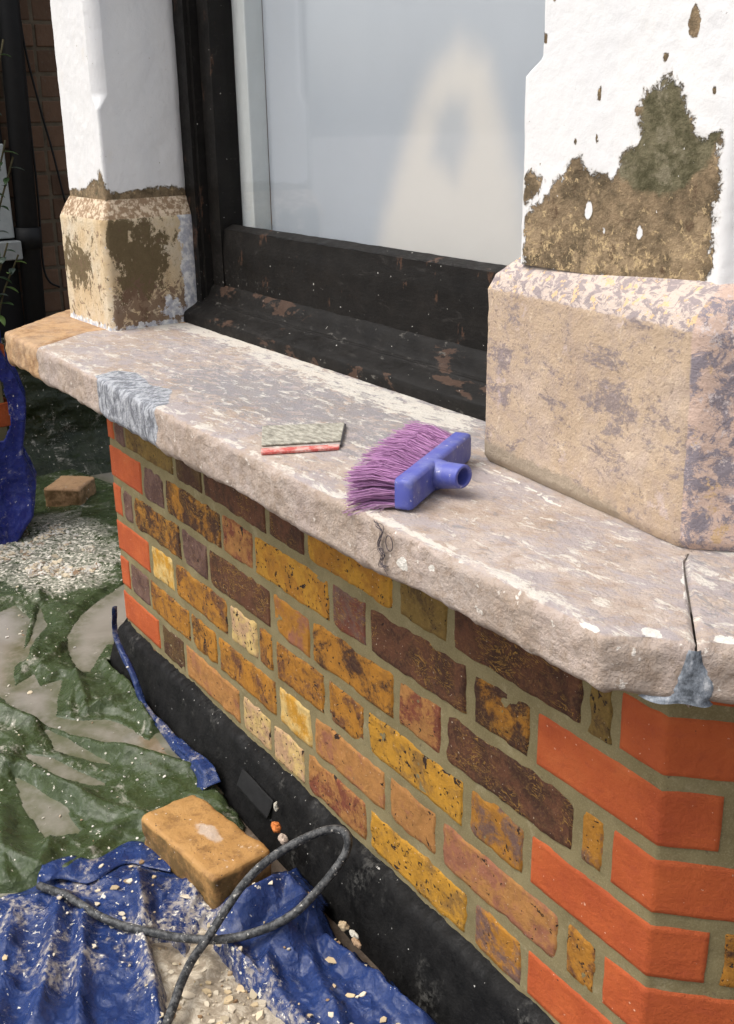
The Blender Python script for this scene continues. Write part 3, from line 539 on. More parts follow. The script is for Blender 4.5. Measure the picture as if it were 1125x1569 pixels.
# ---------------------------------------------------------------- pillars
def pillar(foot, prof, name, mt, maskf, parent, d=.0035, rad=.007, amp=.0012, extra=None):
    foot = np.array(foot, float); n = len(foot)
    # corner arcs -> per-vertex inset directions
    def inset(poly, t):
        out = []
        for i in range(n):
            p0, p1, p2 = poly[i-1], poly[i], poly[(i+1) % n]
            a = (p1-p0)/np.linalg.norm(p1-p0); b = (p2-p1)/np.linalg.norm(p2-p1); na = np.array([-a[1], a[0]]); nb = np.array([-b[1], b[0]])
            k = na+nb; k = k/(k@na); out.append(p1+k*t)
        return np.array(out)
    def ring(t, z):
        q = inset(foot, t); r = extra(z) if extra else rad; pts = []
        for i in range(n):
            p0, p1, p2 = q[i-1], q[i], q[(i+1) % n]; a = (p0-p1)/np.linalg.norm(p0-p1); b = (p2-p1)/np.linalg.norm(p2-p1)
            ri = r[i] if isinstance(r, (list, tuple)) else r
            A, B = p1+a*ri, p1+b*ri
            pts.append([A, (A+B)/2*.5+p1*.5 if ri <= rad*1.01 else (A+B)/2, B])
        out = []
        for i in range(n):
            A, Mx, B = pts[i]; out += [A, Mx]
            N = cnt[i]; nx = pts[(i+1) % n][0]
            out += [B+(nx-B)*k/N for k in range(N)]
        return np.array(out)
    cnt = [max(2, int(np.linalg.norm(foot[(i+1) % n]-foot[i])/d)) for i in range(n)]
    rows = []; zz = []
    for (z0, t0), (z1, t1) in zip(prof[:-1], prof[1:]):
        N = max(1, int(math.hypot(z1-z0, t1-t0)/d))
        for k in range(N): rows.append((lerp(z0, z1, k/N), lerp(t0, t1, k/N)))
    rows.append(prof[-1])
    G = np.array([np.c_[ring(t, z), np.full(len(ring(t, z)), z)] for z, t in rows])       # rows x ring
    G = np.concatenate([G, G[:, :1]], 1)
    ctr = np.array([foot[:, 0].mean(), foot[:, 1].mean(), 0]); dv = G-ctr; dv[..., 2] = 0; dv /= np.linalg.norm(dv, axis=-1)[..., None]
    disp = amp*(fb(G, 18, 3, 3)*1.2+fb(G, 90, 13, 3)*.5); dist = G+dv*disp[..., None]
    m = MB(); m.grid(np.swapaxes(dist, 0, 1)[:, :], msk=np.swapaxes(maskf(G[..., 0], G[..., 1], G[..., 2]), 0, 1))
    # cap
    top = dist[-1, :-1]; m.add(top, [tuple(range(len(top)))], msk=np.zeros((len(top), 4)))
    return m.build(name, mt, parent)
# left pillar (foot listed counter-clockwise)
FL = [(-.160, -.006), (.071, .001), (.052, .19), (.0, .27), (-.150, .22)]
def mL(x, y, z):
    front = (y < .03) & (x < .066)
    r = np.where(front, ell(x, z, -.085, .262, .055, .030), ell(y, z, .075, .275, .045, .062))
    r = np.where(front, r, np.maximum(r, ell(y, z, .03, .33, .03, .03)))
    r = np.clip(.5+r*14, 0, 1)
    g = np.where(front, 0, np.maximum(ss(y, .145, .175), ell(y, z, .135, .185, .05, .045)*22)); g = np.maximum(g, ss(z, .172, .155)*.7); g = np.maximum(g, .55*ss(np.hypot(x-.07, y), .02, .0))
    b = ss(z, .352, .362); a = np.where(front, .1, .75*ss(z, .26, .19))
    return np.stack([r, np.clip(g, 0, 1), b, a], -1)
pl = pillar(FL, [(.151, .0), (.156, .001), (.353, .001), (.362, .004), (.392, .018)], 'pillar_base', M_plL, mL, bay, extra=lambda z: .010)
def mLs(x, y, z):
    front = y < .03
    e = .5+(np.interp(np.where(front, x, x+y), [-.14, -.05, .0, .05, .08, .14, .2, .25], [.405, .408, .43, .41, .403, .408, .410, .398])-z)*14
    e = np.maximum(e, .5+16*ell(np.where(front, x, 9), z, .035, .42, .012, .028))
    return np.stack([np.clip(e, 0, 1), .45+0*x, 0*x, 0*x], -1)
shL = pillar(FL, [(.385, .020), (1.55, .020)], 'pillar_shaft', M_paint, mLs, bay, extra=lambda z: [.006, .006+.016*ss(z, .55, .58), .006, .006, .006])
# right pillar
FR = [(1.133, .048), (1.461, .017), (1.78, .33), (1.60, .40), (1.150, .26)]
def mR(x, y, z):
    onR = ss(x-1.458+(z-.15)*.03, -.004, .006)
    left = x < 1.15
    a = ss(z, .205, .150)*ss(x, 1.6, 1.2)
    r = np.maximum(ell(x, z, 1.34, .275, .045, .03), ell(x, z, 1.36, .24, .02, .02)); r = np.maximum(r, ell(x, z, 1.17, .27, .03, .03)); r = np.clip(.3+r*14, 0, 1)
    b = ss(z, .335, .365)
    return np.stack([r, onR, b, a], -1)
pillar(FR, [(.152, .004), (.160, .0), (.350, .0), (.366, .006), (.386, .026), (.390, .032)], 'pillar_base', M_plR, mR, bay, amp=.0018, extra=lambda z: .008)
def mRs(x, y, z):
    sp = x > 1.4515
    v = np.maximum(sdf(BARE, x, z), sdf(BARE2, x, z)); v = .5+v*11
    xw = x+.0035*fb(P3(x, y, z), 160, 71, 2); zw = z+.0045*fb(P3(x, y, z), 130, 75, 2)
    chips = [(1.400, .600, .006, .013), (1.345, .533, .0065, .004), (1.29, .548, .003, .008), (1.21, .60, .003, .006), (1.222, .637, .003, .007), (1.362, .64, .003, .003), (1.428, .545, .0025, .005), (1.29, .509, .0025, .004), (1.262, .503, .002, .003), (1.37, .575, .002, .003)]
    for c in chips: v = np.maximum(v, .5+ell(xw, zw, *c)*60)
    x0_, z0_ = x, z; x, z = xw, zw
    for c in [(1.283, .441, .006, .010), (1.306, .422, .003, .004), (1.352, .425, .004, .006)]: v = np.minimum(v, .5-ell(x, z, *c)*60)
    x, z = x0_, z0_
    v = np.where(sp, .5-.2, v)
    v = np.where(sp & (z < .40), .3, v)
    ol = np.clip(.5+sdf(OLIVE, x, z)*14, 0, 1)
    tan = np.where(sp, .75+.5*ss(fb(P3(x, y, z*.8), 16, 9, 3), -.25, .15)*ss(x, 1.452, 1.457)*ss(np.abs(z-.45), .2, .1)+.5*ss(x, 1.462, 1.475), 0)
    tan = np.maximum(tan, 0)
    return np.stack([np.clip(v, 0, 1), ol, ss(z, .45, .7), np.where(sp, tan, .5*ss(z, .45, .40))], -1)
pillar([(1.150, .026), (1.463, .020), (1.77, .325), (1.60, .39), (1.155, .27)], [(.380, .030), (.575, .030), (1.55, .030)], 'pillar_shaft', M_paint, mRs, bay, d=.003, extra=lambda z: [.006+.022*ss(z, .565, .585), .004, .006, .006, .006])

# ---------------------------------------------------------------- window
win = MB()
def fr(m, lo, hi, **k): m.box(lo, hi, **k)
def dense_box(m, lo, hi, d=.01, amp=.0008, fn=None):
    lo = np.array(lo, float); hi = np.array(hi, float)
    for ax in range(3):
        u, v = [i for i in range(3) if i != ax]
        U = np.linspace(lo[u], hi[u], max(2, int((hi[u]-lo[u])/d)+1)); V = np.linspace(lo[v], hi[v], max(2, int((hi[v]-lo[v])/d)+1)); a, b = np.meshgrid(U, V, indexing='ij')
        for e, w in ((0, lo[ax]), (1, hi[ax])):
            P = np.zeros(a.shape+(3,)); P[..., u] = a; P[..., v] = b; P[..., ax] = w
            if fn is not None: P = fn(P)
            P = P+amp*np.stack([fb(P, 25, 3, 3), fb(P, 25, 33, 3), fb(P, 25, 63, 3)], -1)
            if (e == 1) == (ax != 1): m.grid(P)
            else: m.grid(P[::-1])
m = MB()
for x0, x1 in ((.02, .070), (1.42, 1.46)): dense_box(m, (x0, .192, .16), (x1, .30, 1.5), .012)
dense_box(m, (.070, .200, .2), (.080, .30, 1.5), .012)
win = m.build('window_frame', M_black, bay)
m = MB()        # sash: stiles and bottom rail
dense_box(m, (.083, .214, .215), (.129, .262, 1.5), .012); dense_box(m, (1.37, .214, .215), (1.418, .262, 1.5), .012)
def railfn(P):   # worn, splayed top edge
    P = P.copy(); t = ss(P[..., 2], .29, .333); P[..., 1] += np.where(P[..., 1] < .23, t*.004, 0); return P
dense_box(m, (.129, .217, .218), (1.37, .262, .332), .008, .0009, railfn)
m.build('sash', M_black, win)
m = MB()        # glazing bead / putty bevel at the foot and side of the pane
S_ = np.linspace(.129, 1.37, 200); T_ = np.linspace(0, 1, 5); A, B = np.meshgrid(S_, T_, indexing='ij')
m.grid(P3(A, .222+.018*B, .3325+.008*B+.0015*fb(P3(A, B*.1), 40, 5, 3)))
m.build('putty_line', M_black, win)
m = MB()        # sloping timber sill, weathered
prof = [(.158, .146), (.1585, .166), (.164, .174), (.190, .187), (.194, .192), (.2, .1965), (.217, .226), (.25, .232)]
pp = spline([(a, b, 0) for a, b in prof], 6)[:, :2]
S_ = np.linspace(.045, 1.44, 420); A, B = np.meshgrid(S_, np.arange(len(pp)), indexing='ij'); y = pp[B, 0]; z = pp[B, 1]; key = P3(A*.5, y, z)
m.grid(P3(A, y-.0016*fb(key, 60, 3, 4), z+.0014*fb(key, 50, 9, 4)))
m.build('timber_sill', M_blackb, win)
n = NT('window_glass'); gl = n.t.nodes.new('ShaderNodeBsdfGlossy'); gl.inputs['Roughness'].default_value = .04; tr = n.t.nodes.new('ShaderNodeBsdfTransparent')
tr.inputs[0].default_value = (.95, .95, .95, 1); mx = n.t.nodes.new('ShaderNodeMixShader'); fn = n.t.nodes.new('ShaderNodeFresnel'); fn.inputs[0].default_value = 1.5
gg = n.t.nodes.new('ShaderNodeNewGeometry'); n.put(fn.inputs[0], n.ma('SUBTRACT', 1.5, n.mul(gg.outputs['Backfacing'], .8333))); n.put(mx.inputs[0], n.mul(fn.outputs[0], 1.)); n.t.links.new(tr.outputs[0], mx.inputs[1]); n.t.links.new(gl.outputs[0], mx.inputs[2]); n.t.links.new(mx.outputs[0], n.o.inputs[0])
m = MB(); m.box((.126, .240, .334), (1.375, .244, 1.5)); m.build('glass_pane', n.m, win, smooth=False)
m = MB(); m.box((.084, .2625, .322), (.176, .30, 1.5)); m.build('inner_lining', mat_simple('white_gloss_lining', (.72, .76, .74), .4, .05), win, smooth=False, bevel=.003)
# dust sheet hanging inside the pane, with the pale window reflection painted into its colour
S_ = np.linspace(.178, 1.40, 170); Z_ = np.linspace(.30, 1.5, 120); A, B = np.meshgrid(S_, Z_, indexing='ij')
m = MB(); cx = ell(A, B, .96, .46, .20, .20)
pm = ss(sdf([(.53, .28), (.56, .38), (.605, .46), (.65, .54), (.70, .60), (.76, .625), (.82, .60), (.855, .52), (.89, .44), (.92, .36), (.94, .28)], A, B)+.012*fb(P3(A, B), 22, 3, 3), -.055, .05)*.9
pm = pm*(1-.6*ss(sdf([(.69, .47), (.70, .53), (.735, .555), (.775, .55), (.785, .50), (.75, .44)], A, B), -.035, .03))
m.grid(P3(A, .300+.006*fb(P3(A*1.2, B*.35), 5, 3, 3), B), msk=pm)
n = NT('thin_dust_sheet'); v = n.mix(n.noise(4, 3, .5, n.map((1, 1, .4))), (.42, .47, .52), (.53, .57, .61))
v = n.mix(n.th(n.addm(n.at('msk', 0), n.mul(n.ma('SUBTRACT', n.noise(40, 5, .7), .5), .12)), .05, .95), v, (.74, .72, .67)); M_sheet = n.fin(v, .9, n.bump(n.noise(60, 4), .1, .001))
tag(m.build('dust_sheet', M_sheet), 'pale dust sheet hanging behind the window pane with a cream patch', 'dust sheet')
hang(bay)

# ---------------------------------------------------------------- green tarpaulin on the ground
def crumple(X, Y, ang, st, sc, seed, o=4):
    ca, sa = math.cos(ang), math.sin(ang); u = (X*ca+Y*sa)/st; v = -X*sa+Y*ca
    wx = .04*fb(P3(X, Y), 6, seed+5, 2); P = P3(u+wx, v+wx, 0); r = 0; a = 1; t = 0
    for q in range(o):
        k = 1-np.abs(vn(P, sc*1.9**q, seed+q*7)); r = r+a*k**1.4; t += a; a *= .55
    return r/t
def ridges(L, X, Y):
    h = np.zeros_like(X)
    for pl_, w, a in L:
        d = ldist(pl_, X, Y); h = np.maximum(h, a*np.maximum(0, 1-d/w/1.5)**1.15)
    return h
d = .0045
xs = np.arange(-1.62, 1.0, d); ys = np.arange(-.62, .55, d); X, Y = np.meshgrid(xs, ys, indexing='ij')
sg = np.full(X.shape, -9.)
for pg in GREEN: sg = np.maximum(sg, sdf(pg, X, Y))
for pg in HOLES: sg = np.minimum(sg, -sdf(pg, X, Y))
sg = sg+.006*fb(P3(X, Y), 12, 77, 3)
near = ss(X, -.5, -.1)
h = GZ-.004+np.clip(sg*.5, -.006, .014)+np.where(sg > 0, 1, .2)*(.030*(crumple(X, Y, .35, 4., 7, 11, 3)-.6)*ss(sg, 0, .03)+.010*(crumple(X, Y, 1.3, 2.5, 16, 31)-.6))
h = h+ridges(GR, X, Y)*ss(sg, -.005, .02)
h = np.where(sg > .003, np.maximum(h, GZ+.0012+.003*np.clip(sg, 0, .02)/.02), h)+.010*ss(X, -1.1, -1.5)
keep = (sg > -.012) & (Y < -.052+.006*np.sin(X*9)+.6*ss(X, .0, -.15)) & (sdf(BLUE, X, Y) < .05)
wh = np.clip(.15+.9*ss(sdf(PILE, X, Y), -.12, .02), 0, 1)
m = MB(); m.grid(P3(X+.004*fb(P3(X, Y), 20, 3, 3), Y+.004*fb(P3(X, Y), 20, 5, 3), h), keep=keep, msk=wh)
gt = m.build('green_tarpaulin', M_green, solid=.0012)
tag(gt, 'crumpled dark green tarpaulin lying in puddles beside the brick bay', 'tarpaulin')
# its blue reverse, folded up along the plinth
L = spline(LEDGE, 10); T = np.linspace(0, 1, 9); m = MB(); A, B = np.meshgrid(np.arange(len(L)), T, indexing='ij')
Wd = np.interp(A/len(L), [0, .5, .7, .85, 1], [.010, .012, .022, .03, .045])
P = L[A]+np.stack([-.35*Wd*B, -Wd*B*1.0-.004+.003*np.sin(B*9), -.6*Wd*B+.004*np.sin(B*3.1)], -1)+.0035*np.stack([fb(P3(A*.12, B), 2, s_, 3) for s_ in (3, 4, 5)], -1)
m.grid(P, msk=.2+0*A); fe = m.build('folded_edge', M_blue, gt, solid=.001); tag(fe, 'shiny blue folded edge of the green sheet')
L = spline([(x, y, GZ+.022) for x, y in BEDGE], 10); m = MB(); A, B = np.meshgrid(np.arange(len(L)), T, indexing='ij')
P = L[A]+np.stack([.05*(B-.5), -.028*(B-.5), .004*np.sin(B*3.14)+.006*fb(P3(A*.16, B*1.6), 1, 4, 3)], -1)+.004*np.stack([fb(P3(A*.12, B*2), 1, s_, 2) for s_ in (1, 2, 3)], -1); m.grid(P, msk=.2+0*A); fe = m.build('folded_edge', M_blue, gt, solid=.001); tag(fe, 'blue reverse of the green sheet turned over')

# ---------------------------------------------------------------- blue tarpaulin in front
d = .004
xs = np.arange(.42, 1.40, d); ys = np.arange(-.80, -.035, d); X, Y = np.meshgrid(xs, ys, indexing='ij')
sb = sdf(BLUE, X, Y)+.008*fb(P3(X, Y), 18, 7, 3); mud = sdf(MUD, X, Y)+.016*fb(P3(X, Y), 22, 9, 4)
cr = crumple(X, Y, -.25, 2.6, 10, 51); cr2 = crumple(X, Y, .9, 1.6, 26, 61)
h = GZ+.010+.022*(cr-.6)+.012*(cr2-.6)+ridges(BR, X, Y)+np.clip(sb*.3, -.01, .006)
h = h-.03*ss(mud, -.012, .012)
m = MB(); m.grid(P3(X+.006*fb(P3(X, Y), 16, 3, 3), Y+.006*fb(P3(X, Y), 16, 5, 3), h), keep=(sb > -.006) & (mud < .02) & (Y < -.05), msk=np.clip(.55*ss(.05-mud*-1, .0, .06)+.35*ss(X, .95, .8), 0, 1))
bt = m.build('blue_tarpaulin', M_blue, solid=.0012); tag(bt, 'dirty blue tarpaulin flecked with pale chips in front of the loose brick', 'tarpaulin')
# pale wet slurry showing between the folds
xs = np.arange(.78, 1.3, .004); ys = np.arange(-.60, -.15, .004); X, Y = np.meshgrid(xs, ys, indexing='ij'); md = sdf(MUD, X, Y)
m = MB(); m.grid(P3(X, Y, GZ+.001+.006*fb(P3(X, Y), 30, 3, 4)+np.clip(md*.2, -.02, .008)), keep=md > -.06)
n = NT('pale_slurry'); c = n.ramp(n.noise(38, 7, .75, None, .5), [(.35, (.20, .16, .11)), (.5, (.36, .30, .22)), (.62, (.62, .55, .43))]); M_slurry = n.fin(c, .4, n.bump(n.noise(90, 6, .7), .9, .004))
tag(m.build('mud', M_slurry), kind='structure')

# ---------------------------------------------------------------- debris
def chip(m, p, r, th, flat=.25):
    k = random.randint(5, 7); a0 = random.random()*6.3; rot = Matrix.Rotation(random.uniform(-flat, flat), 3, 'X') @ Matrix.Rotation(random.uniform(-flat, flat), 3, 'Y')
    el = random.uniform(.5, 1); az = random.random()*3.14; t = []; b = []
    for i in range(k):
        a = a0+i*6.283/k; rr = r*random.uniform(.6, 1.1); x, y = rr*math.cos(a), rr*math.sin(a)*el; x, y = x*math.cos(az)-y*math.sin(az), x*math.sin(az)+y*math.cos(az)
        q = rot @ Vector((x, y, th*random.uniform(.7, 1.2))); w = rot @ Vector((x*1.08, y*1.08, -th*.3)); t.append(np.array(p)+q[:]); b.append(np.array(p)+w[:])
    cc = np.array(random.choice([(1., 1, 1)]*6+[(.85, .82, .75)]*4+[(.95, .85, .68)]*3+[(.6, .5, .4), (.5, .36, .25)]))*random.uniform(.75, 1.1)
    m.add(np.array(t+b), [tuple(range(k))]+[(i, i+k, (i+1) % k+k, (i+1) % k) for i in range(k)], c1=np.array([*cc, 1.]))
bpy.context.view_layer.update(); dg = bpy.context.evaluated_depsgraph_get()
def drop(x, y, z=-.2):
    hit, loc, nn, *_ = S.ray_cast(dg, Vector((x, y, z)), Vector((0, 0, -1)), distance=2.)
    return loc.z if hit else GZ
def inpoly(pg):
    a = np.array(pg); lo, hi = a.min(0), a.max(0)
    while True:
        x, y = random.uniform(lo[0], hi[0]), random.uniform(lo[1], hi[1])
        if sdf(pg, np.array([x]), np.array([y]))[0] > 0: return x, y
def mat_flake(name, col):
    n = NT(name); c = n.mix(n.noise(60, 4), tuple(q*.8 for q in col), col); return n.fin(n.mix(1., c, n.at('c1'), 'MULTIPLY'), .85)
M_flake = mat_flake('old_paint_flakes', (.72, .69, .62))
m = MB()
for i in range(4600):
    x, y = inpoly(PILE)
    if fb(np.array([x*1., y, 0]), 15, 5, 3) < random.gauss(.08, .06): continue
    chip(m, (x, y, drop(x, y)+.001), random.choice([.0014, .002, .003, .0045, .007, .011])*random.uniform(.7, 1.2), random.uniform(.0008, .003), .6)
tag(m.build('paint_flakes', M_flake, smooth=False), 'heap of white paint flakes scattered on the dark green sheet', 'paint flakes', kind='stuff')
m = MB()
for i in range(420):
    x, y = random.uniform(.45, 1.3), random.uniform(-.75, -.06)
    if sdf(BLUE, np.array([x]), np.array([y]))[0] < 0: continue
    if vn(np.array([x, y, 0.]), 9, 15) < .0 and random.random() < .85: continue
    chip(m, (x, y, drop(x, y)+.0008), random.uniform(.002, .0075)*(1 if random.random() < .93 else 1.7), random.uniform(.0006, .0016), .2)
for i in range(190):
    x, y = inpoly(MUD)
    if x > .95 or random.random() < .3: chip(m, (x, y, drop(x, y)+.0005), random.choice([.0012, .002, .003, .005, .009])*random.uniform(.7, 1.2), random.uniform(.001, .003), .4)
tag(m.build('plaster_chips', mat_flake('plaster_chips', (.70, .61, .46)), smooth=False), 'cream plaster chips scattered over the blue sheet and slurry', 'plaster chips', kind='stuff')
m = MB()
for i in range(170):
    x, y = random.uniform(-.9, .62), random.uniform(-.5, -.06)
    chip(m, (x, y, drop(x, y)+.0008), random.uniform(.0012, .004)*(1 if random.random() < .93 else 2.2), .001, .3)
tag(m.build('paint_specks', M_flake, smooth=False), 'small white specks of paint dotted over the green sheet and puddles', 'paint specks', kind='stuff')
def stone(name, p, r, col, label, sq=(1, .8, .7), group=None):
    th = np.linspace(0, math.pi, 12); ph = np.linspace(0, 2*math.pi, 18); A, B = np.meshgrid(th, ph, indexing='ij'); U = np.stack([np.sin(A)*np.cos(B)*sq[0], np.sin(A)*np.sin(B)*sq[1], np.cos(A)*sq[2]], -1)
    U = U*(1+.55*fb(U+p[0]*9, 1.8, 5, 2))[..., None]; U[:, -1] = U[:, 0]
    m = MB(); m.grid(U*r*.8); o = m.build(name, mat_simple(name, tuple(q*.75 for q in col), .8, .35, 80, .8), smooth=False); o.location = p; tag(o, label, 'stone', group); return o
for (x, y, z), r, col, lb in [((.770, -.048, -.556), .011, (.60, .48, .38), 'pale stone lodged between the black plinth and the loose brick end'),
        ((.995, -.075, -.556), .010, (.62, .48, .30), 'round cream pebble at the edge of the blue sheet by the plinth'),
        ((1.018, -.072, -.556), .009, (.66, .62, .52), 'long white stone chip beside the round cream pebble'),
        ((1.034, -.078, -.556), .010, (.45, .30, .18), 'flat brown stone just below the white chip by the plinth')]:
    stone('pebble', (x, y, z), r, col, lb, (1.3, .7, .6) if 'chip' in lb else (1, .85, .8), 'stones along the foot of the plinth')
for p, r, lb in [((.735, -.040, -.520), .009, 'white splinter of plaster on the black plinth above the hose loop')]:
    o = stone('plaster_splinter', p, r, (.72, .68, .56), lb, (.6, .5, 1.3))
    o['category'] = 'plaster'
stone('brick_crumb', (.800, -.075, -.505), .011, (.62, .20, .05), 'orange crumb of brick at the right corner of the large loose brick', (1, .8, .9))['category'] = 'brick crumb'
# felt strip on the plinth
m = MB(); A, B = np.meshgrid(np.linspace(0, 1, 30), np.linspace(0, 1, 10), indexing='ij')
m.grid(P3(.600+.11*A, -.031-.014*B-.001*vn(P3(A, B), 4, 3), -.522-.030*B-.004*A)); st = m.build('felt_strip', mat_simple('black_felt', (.010, .010, .010), .8, .3, 60), bay, solid=.0012); st.matrix_parent_inverse = bay.matrix_world.inverted()

# ---------------------------------------------------------------- loose bricks
def loose(name, L, W, H, mt, loc, rz, tilt, label):
    m = MB()
    def fn(P):
        Q = P.copy(); e = np.sort(np.abs(Q)/np.array([L/2, W/2, H/2])*-1, -1); return Q
    lo, hi = np.array([-L/2, -W/2, -H/2]), np.array([L/2, W/2, H/2]); d = .004
    for ax in range(3):
        u, v = [i for i in range(3) if i != ax]; a, b = np.meshgrid(np.linspace(lo[u], hi[u], int((hi[u]-lo[u])/d)), np.linspace(lo[v], hi[v], int((hi[v]-lo[v])/d)), indexing='ij')
        for sgn in (-1, 1):
            P = np.zeros(a.shape+(3,)); P[..., u] = a; P[..., v] = b; P[..., ax] = sgn*hi[ax]
            q = hi-.009; c = np.clip(P, -q, q); dv = P-c; nrm = np.linalg.norm(dv, axis=-1)[..., None]; P = c+dv/np.maximum(nrm, 1e-9)*.009*np.clip(nrm/.009, 0, 1)
            P = P*(1+.0*P)+dv/np.maximum(nrm, 1e-9)*(.0045*fb(P, 34, 7, 4)+.0022*vn(P, 14, 9))[..., None]
            ms = np.stack([P[..., 0]/L+.5, P[..., 1]/W+.5, (P[..., 2] > H/2-.006)*1., 0*a], -1)
            m.grid(P if (sgn == 1) == (ax != 1) else P[::-1], msk=ms if (sgn == 1) == (ax != 1) else ms[::-1])
    o = m.build(name, mt); o.location = loc; o.rotation_euler = (tilt[0], tilt[1], rz); tag(o, label, 'brick'); return o
def mat_loose(c1, c2, c3, name, splash):
    n = NT(name); col = n.mix(n.noise(16, 5, .65), c1, c2); col = n.mix(n.mul(n.th(n.noise(45, 6, .7), .48, .66), .7), col, c3)
    side = n.ma('SUBTRACT', 1, n.at('msk', 2))
    col = n.mix(n.mul(side, n.mul(n.th(n.noise(30, 6, .75), .30, .60), .85)), col, (.11, .07, .025))
    col = n.mix(n.th(n.noise(150, 2), .70, .72), col, (.05, .03, .02))
    if splash:
        u, v = n.at('msk', 0), n.at('msk', 1); du = n.ma('SUBTRACT', u, .52); dv = n.ma('SUBTRACT', v, .55)
        rr = n.ma('SQRT', n.addm(n.mul(du, n.mul(du, 3.)), n.mul(dv, n.mul(dv, 9.)))); w = n.mul(n.th(n.addm(rr, n.mul(n.noise(35, 5, .7), .8)), .78, .58), n.at('msk', 2))
        col = n.mix(n.mul(w, .65), col, (.55, .47, .40)); w2 = n.mul(n.th(n.noise(24, 6, .75, n.map((1, 1, 1), loc=(3, 0, 0))), .60, .66), n.at('msk', 2)); col = n.mix(n.mul(w2, .6), col, (.68, .63, .55))
    wp = n.th(n.noise(85, 3, .6), .70, .715); col = n.mix(wp, col, (.72, .68, .60))
    return n.fin(col, .62, n.bump(n.noise(70, 6, .72), .9, .003))
bt_ = np.array(BRICKTOP); cen = bt_.mean(0); dr = (bt_[3]-bt_[0]+bt_[2]-bt_[1])
loose('loose_brick', .212, .106, .068, mat_loose((.38, .19, .055), (.46, .27, .10), (.20, .10, .035), 'wet_yellow_brick', 1), (cen[0], cen[1], -.552), math.atan2(dr[1], dr[0]), (.0, .01), 'large wet yellow brick lying on the green sheet beside the hose')
loose('loose_brick', .115, .135, .07, mat_loose((.42, .25, .13), (.50, .32, .18), (.30, .17, .09), 'dusty_tan_brick', 0), (-1.135, .255, -.555), R(48), (.0, .0), 'small tan half brick far back on the dark green sheet')

# ---------------------------------------------------------------- hose
m = MB(); L = spline(HOSE, 14); L[:, 2] = np.maximum(L[:, 2], [drop(q[0], q[1])+.006 for q in L]); L[:, 2] = np.convolve(np.pad(L[:, 2], 14, 'edge'), np.hanning(31)[1:-1]/np.hanning(31).sum(), 'valid'); L = L+.0008*np.stack([vn(L, 40, s) for s in (1, 2, 3)], -1); m.tube(L, .0062, 14)
n = NT('dusty_black_rubber'); c = n.mix(n.mul(n.th(n.noise(120, 5, .75), .40, .62), .6), (.020, .022, .024), (.17, .17, .165)); c = n.mix(n.th(n.noise(190, 3), .66, .69), c, (.5, .48, .43))
tag(m.build('hose', n.fin(c, .55, n.bump(n.noise(200, 4), .4, .001))), 'thin black rubber hose looped over the blue sheet', 'hose')

# ---------------------------------------------------------------- broom head
bd = empty('broom_head', (1.186, -.046, ZT)); tag(bd, 'blue plastic broom head with lilac bristles lying on its side on the sill', 'broom head')
A0 = np.array([1.239, -.126]); A1 = np.array([1.133, .034]); ax = (A1-A0)/np.linalg.norm(A1-A0); nb = np.array([ax[1], -ax[0]])   # nb points to the camera side
nb = nb if nb[0] > 0 else -nb; LB = np.linalg.norm(A1-A0)
def bp_(s, t, z): s, t, z = np.broadcast_arrays(*[np.asarray(q, float) for q in (s, t, z)]); return np.stack([A0[0]+ax[0]*s+nb[0]*t, A0[1]+ax[1]*s+nb[1]*t, ZT+.002+z], -1)
m = MB(); HB = .033
TH = .019; P = []
# rounded block outline in (s,z), extruded in t with a slim taper to its back face
def rr(s0, s1, z0, z1, r):
    out = []
    for cx, cz, a in ((s1-r, z1-r, 0), (s0+r, z1-r, 90), (s0+r, z0+r, 180), (s1-r, z0+r, 270)):
        for k in range(5): t = R(a+k*22.5); out.append((cx+r*math.cos(t), cz+r*math.sin(t)))
    return out
rows = [(-TH, .001, .0), (-TH, 0, 0), (-.005, 0, 0), (-.0012, .0012, 1), (0, .0035, 2)]
for t, ins, _ in rows:
    o = rr(ins, LB-ins, ins, HB-ins, .005); P.append([bp_(a, t, b) for a, b in o])
P = np.array(P); P = np.concatenate([P, P[:, :1]], 1); m.grid(P); nn_ = P.shape[1]-1
m.add(P[-1, :-1], [tuple(range(nn_))]); m.add(P[0, :-1], [tuple(range(nn_))[::-1]])
n = NT('dusty_blue_plastic'); c = n.mix(n.mul(n.th(n.noise(40, 6, .75), .42, .7), .45), (.085, .10, .36), (.26, .27, .42)); c = n.mix(n.mul(n.th(n.noise(160, 3), .68, .72), .6), c, (.6, .58, .6))
M_bp = n.fin(c, .42, n.bump(n.noise(120, 4), .2, .001)); blk = m.build('brush_block', M_bp, bd)
m = MB()        # socket with a wall and a hole, and a collar at its root
sc = LB*.40; th = np.linspace(0, 2*math.pi, 33)
prof = [(-.006, .0175), (.002, .0165), (.005, .0150), (.040, .0128), (.0415, .0122), (.0415, .0095), (.038, .0090), (.004, .0088), (.004, .0001)]
G = np.array([[bp_(sc+r*np.cos(a)-t*.38, t*.82+r*np.cos(a)*.40, HB*.50+r*np.sin(a)+t*.16) for a in th] for t, r in prof]); m.grid(G[::-1])
m.build('handle_socket', M_bp, blk)
m = MB(); nt = 0
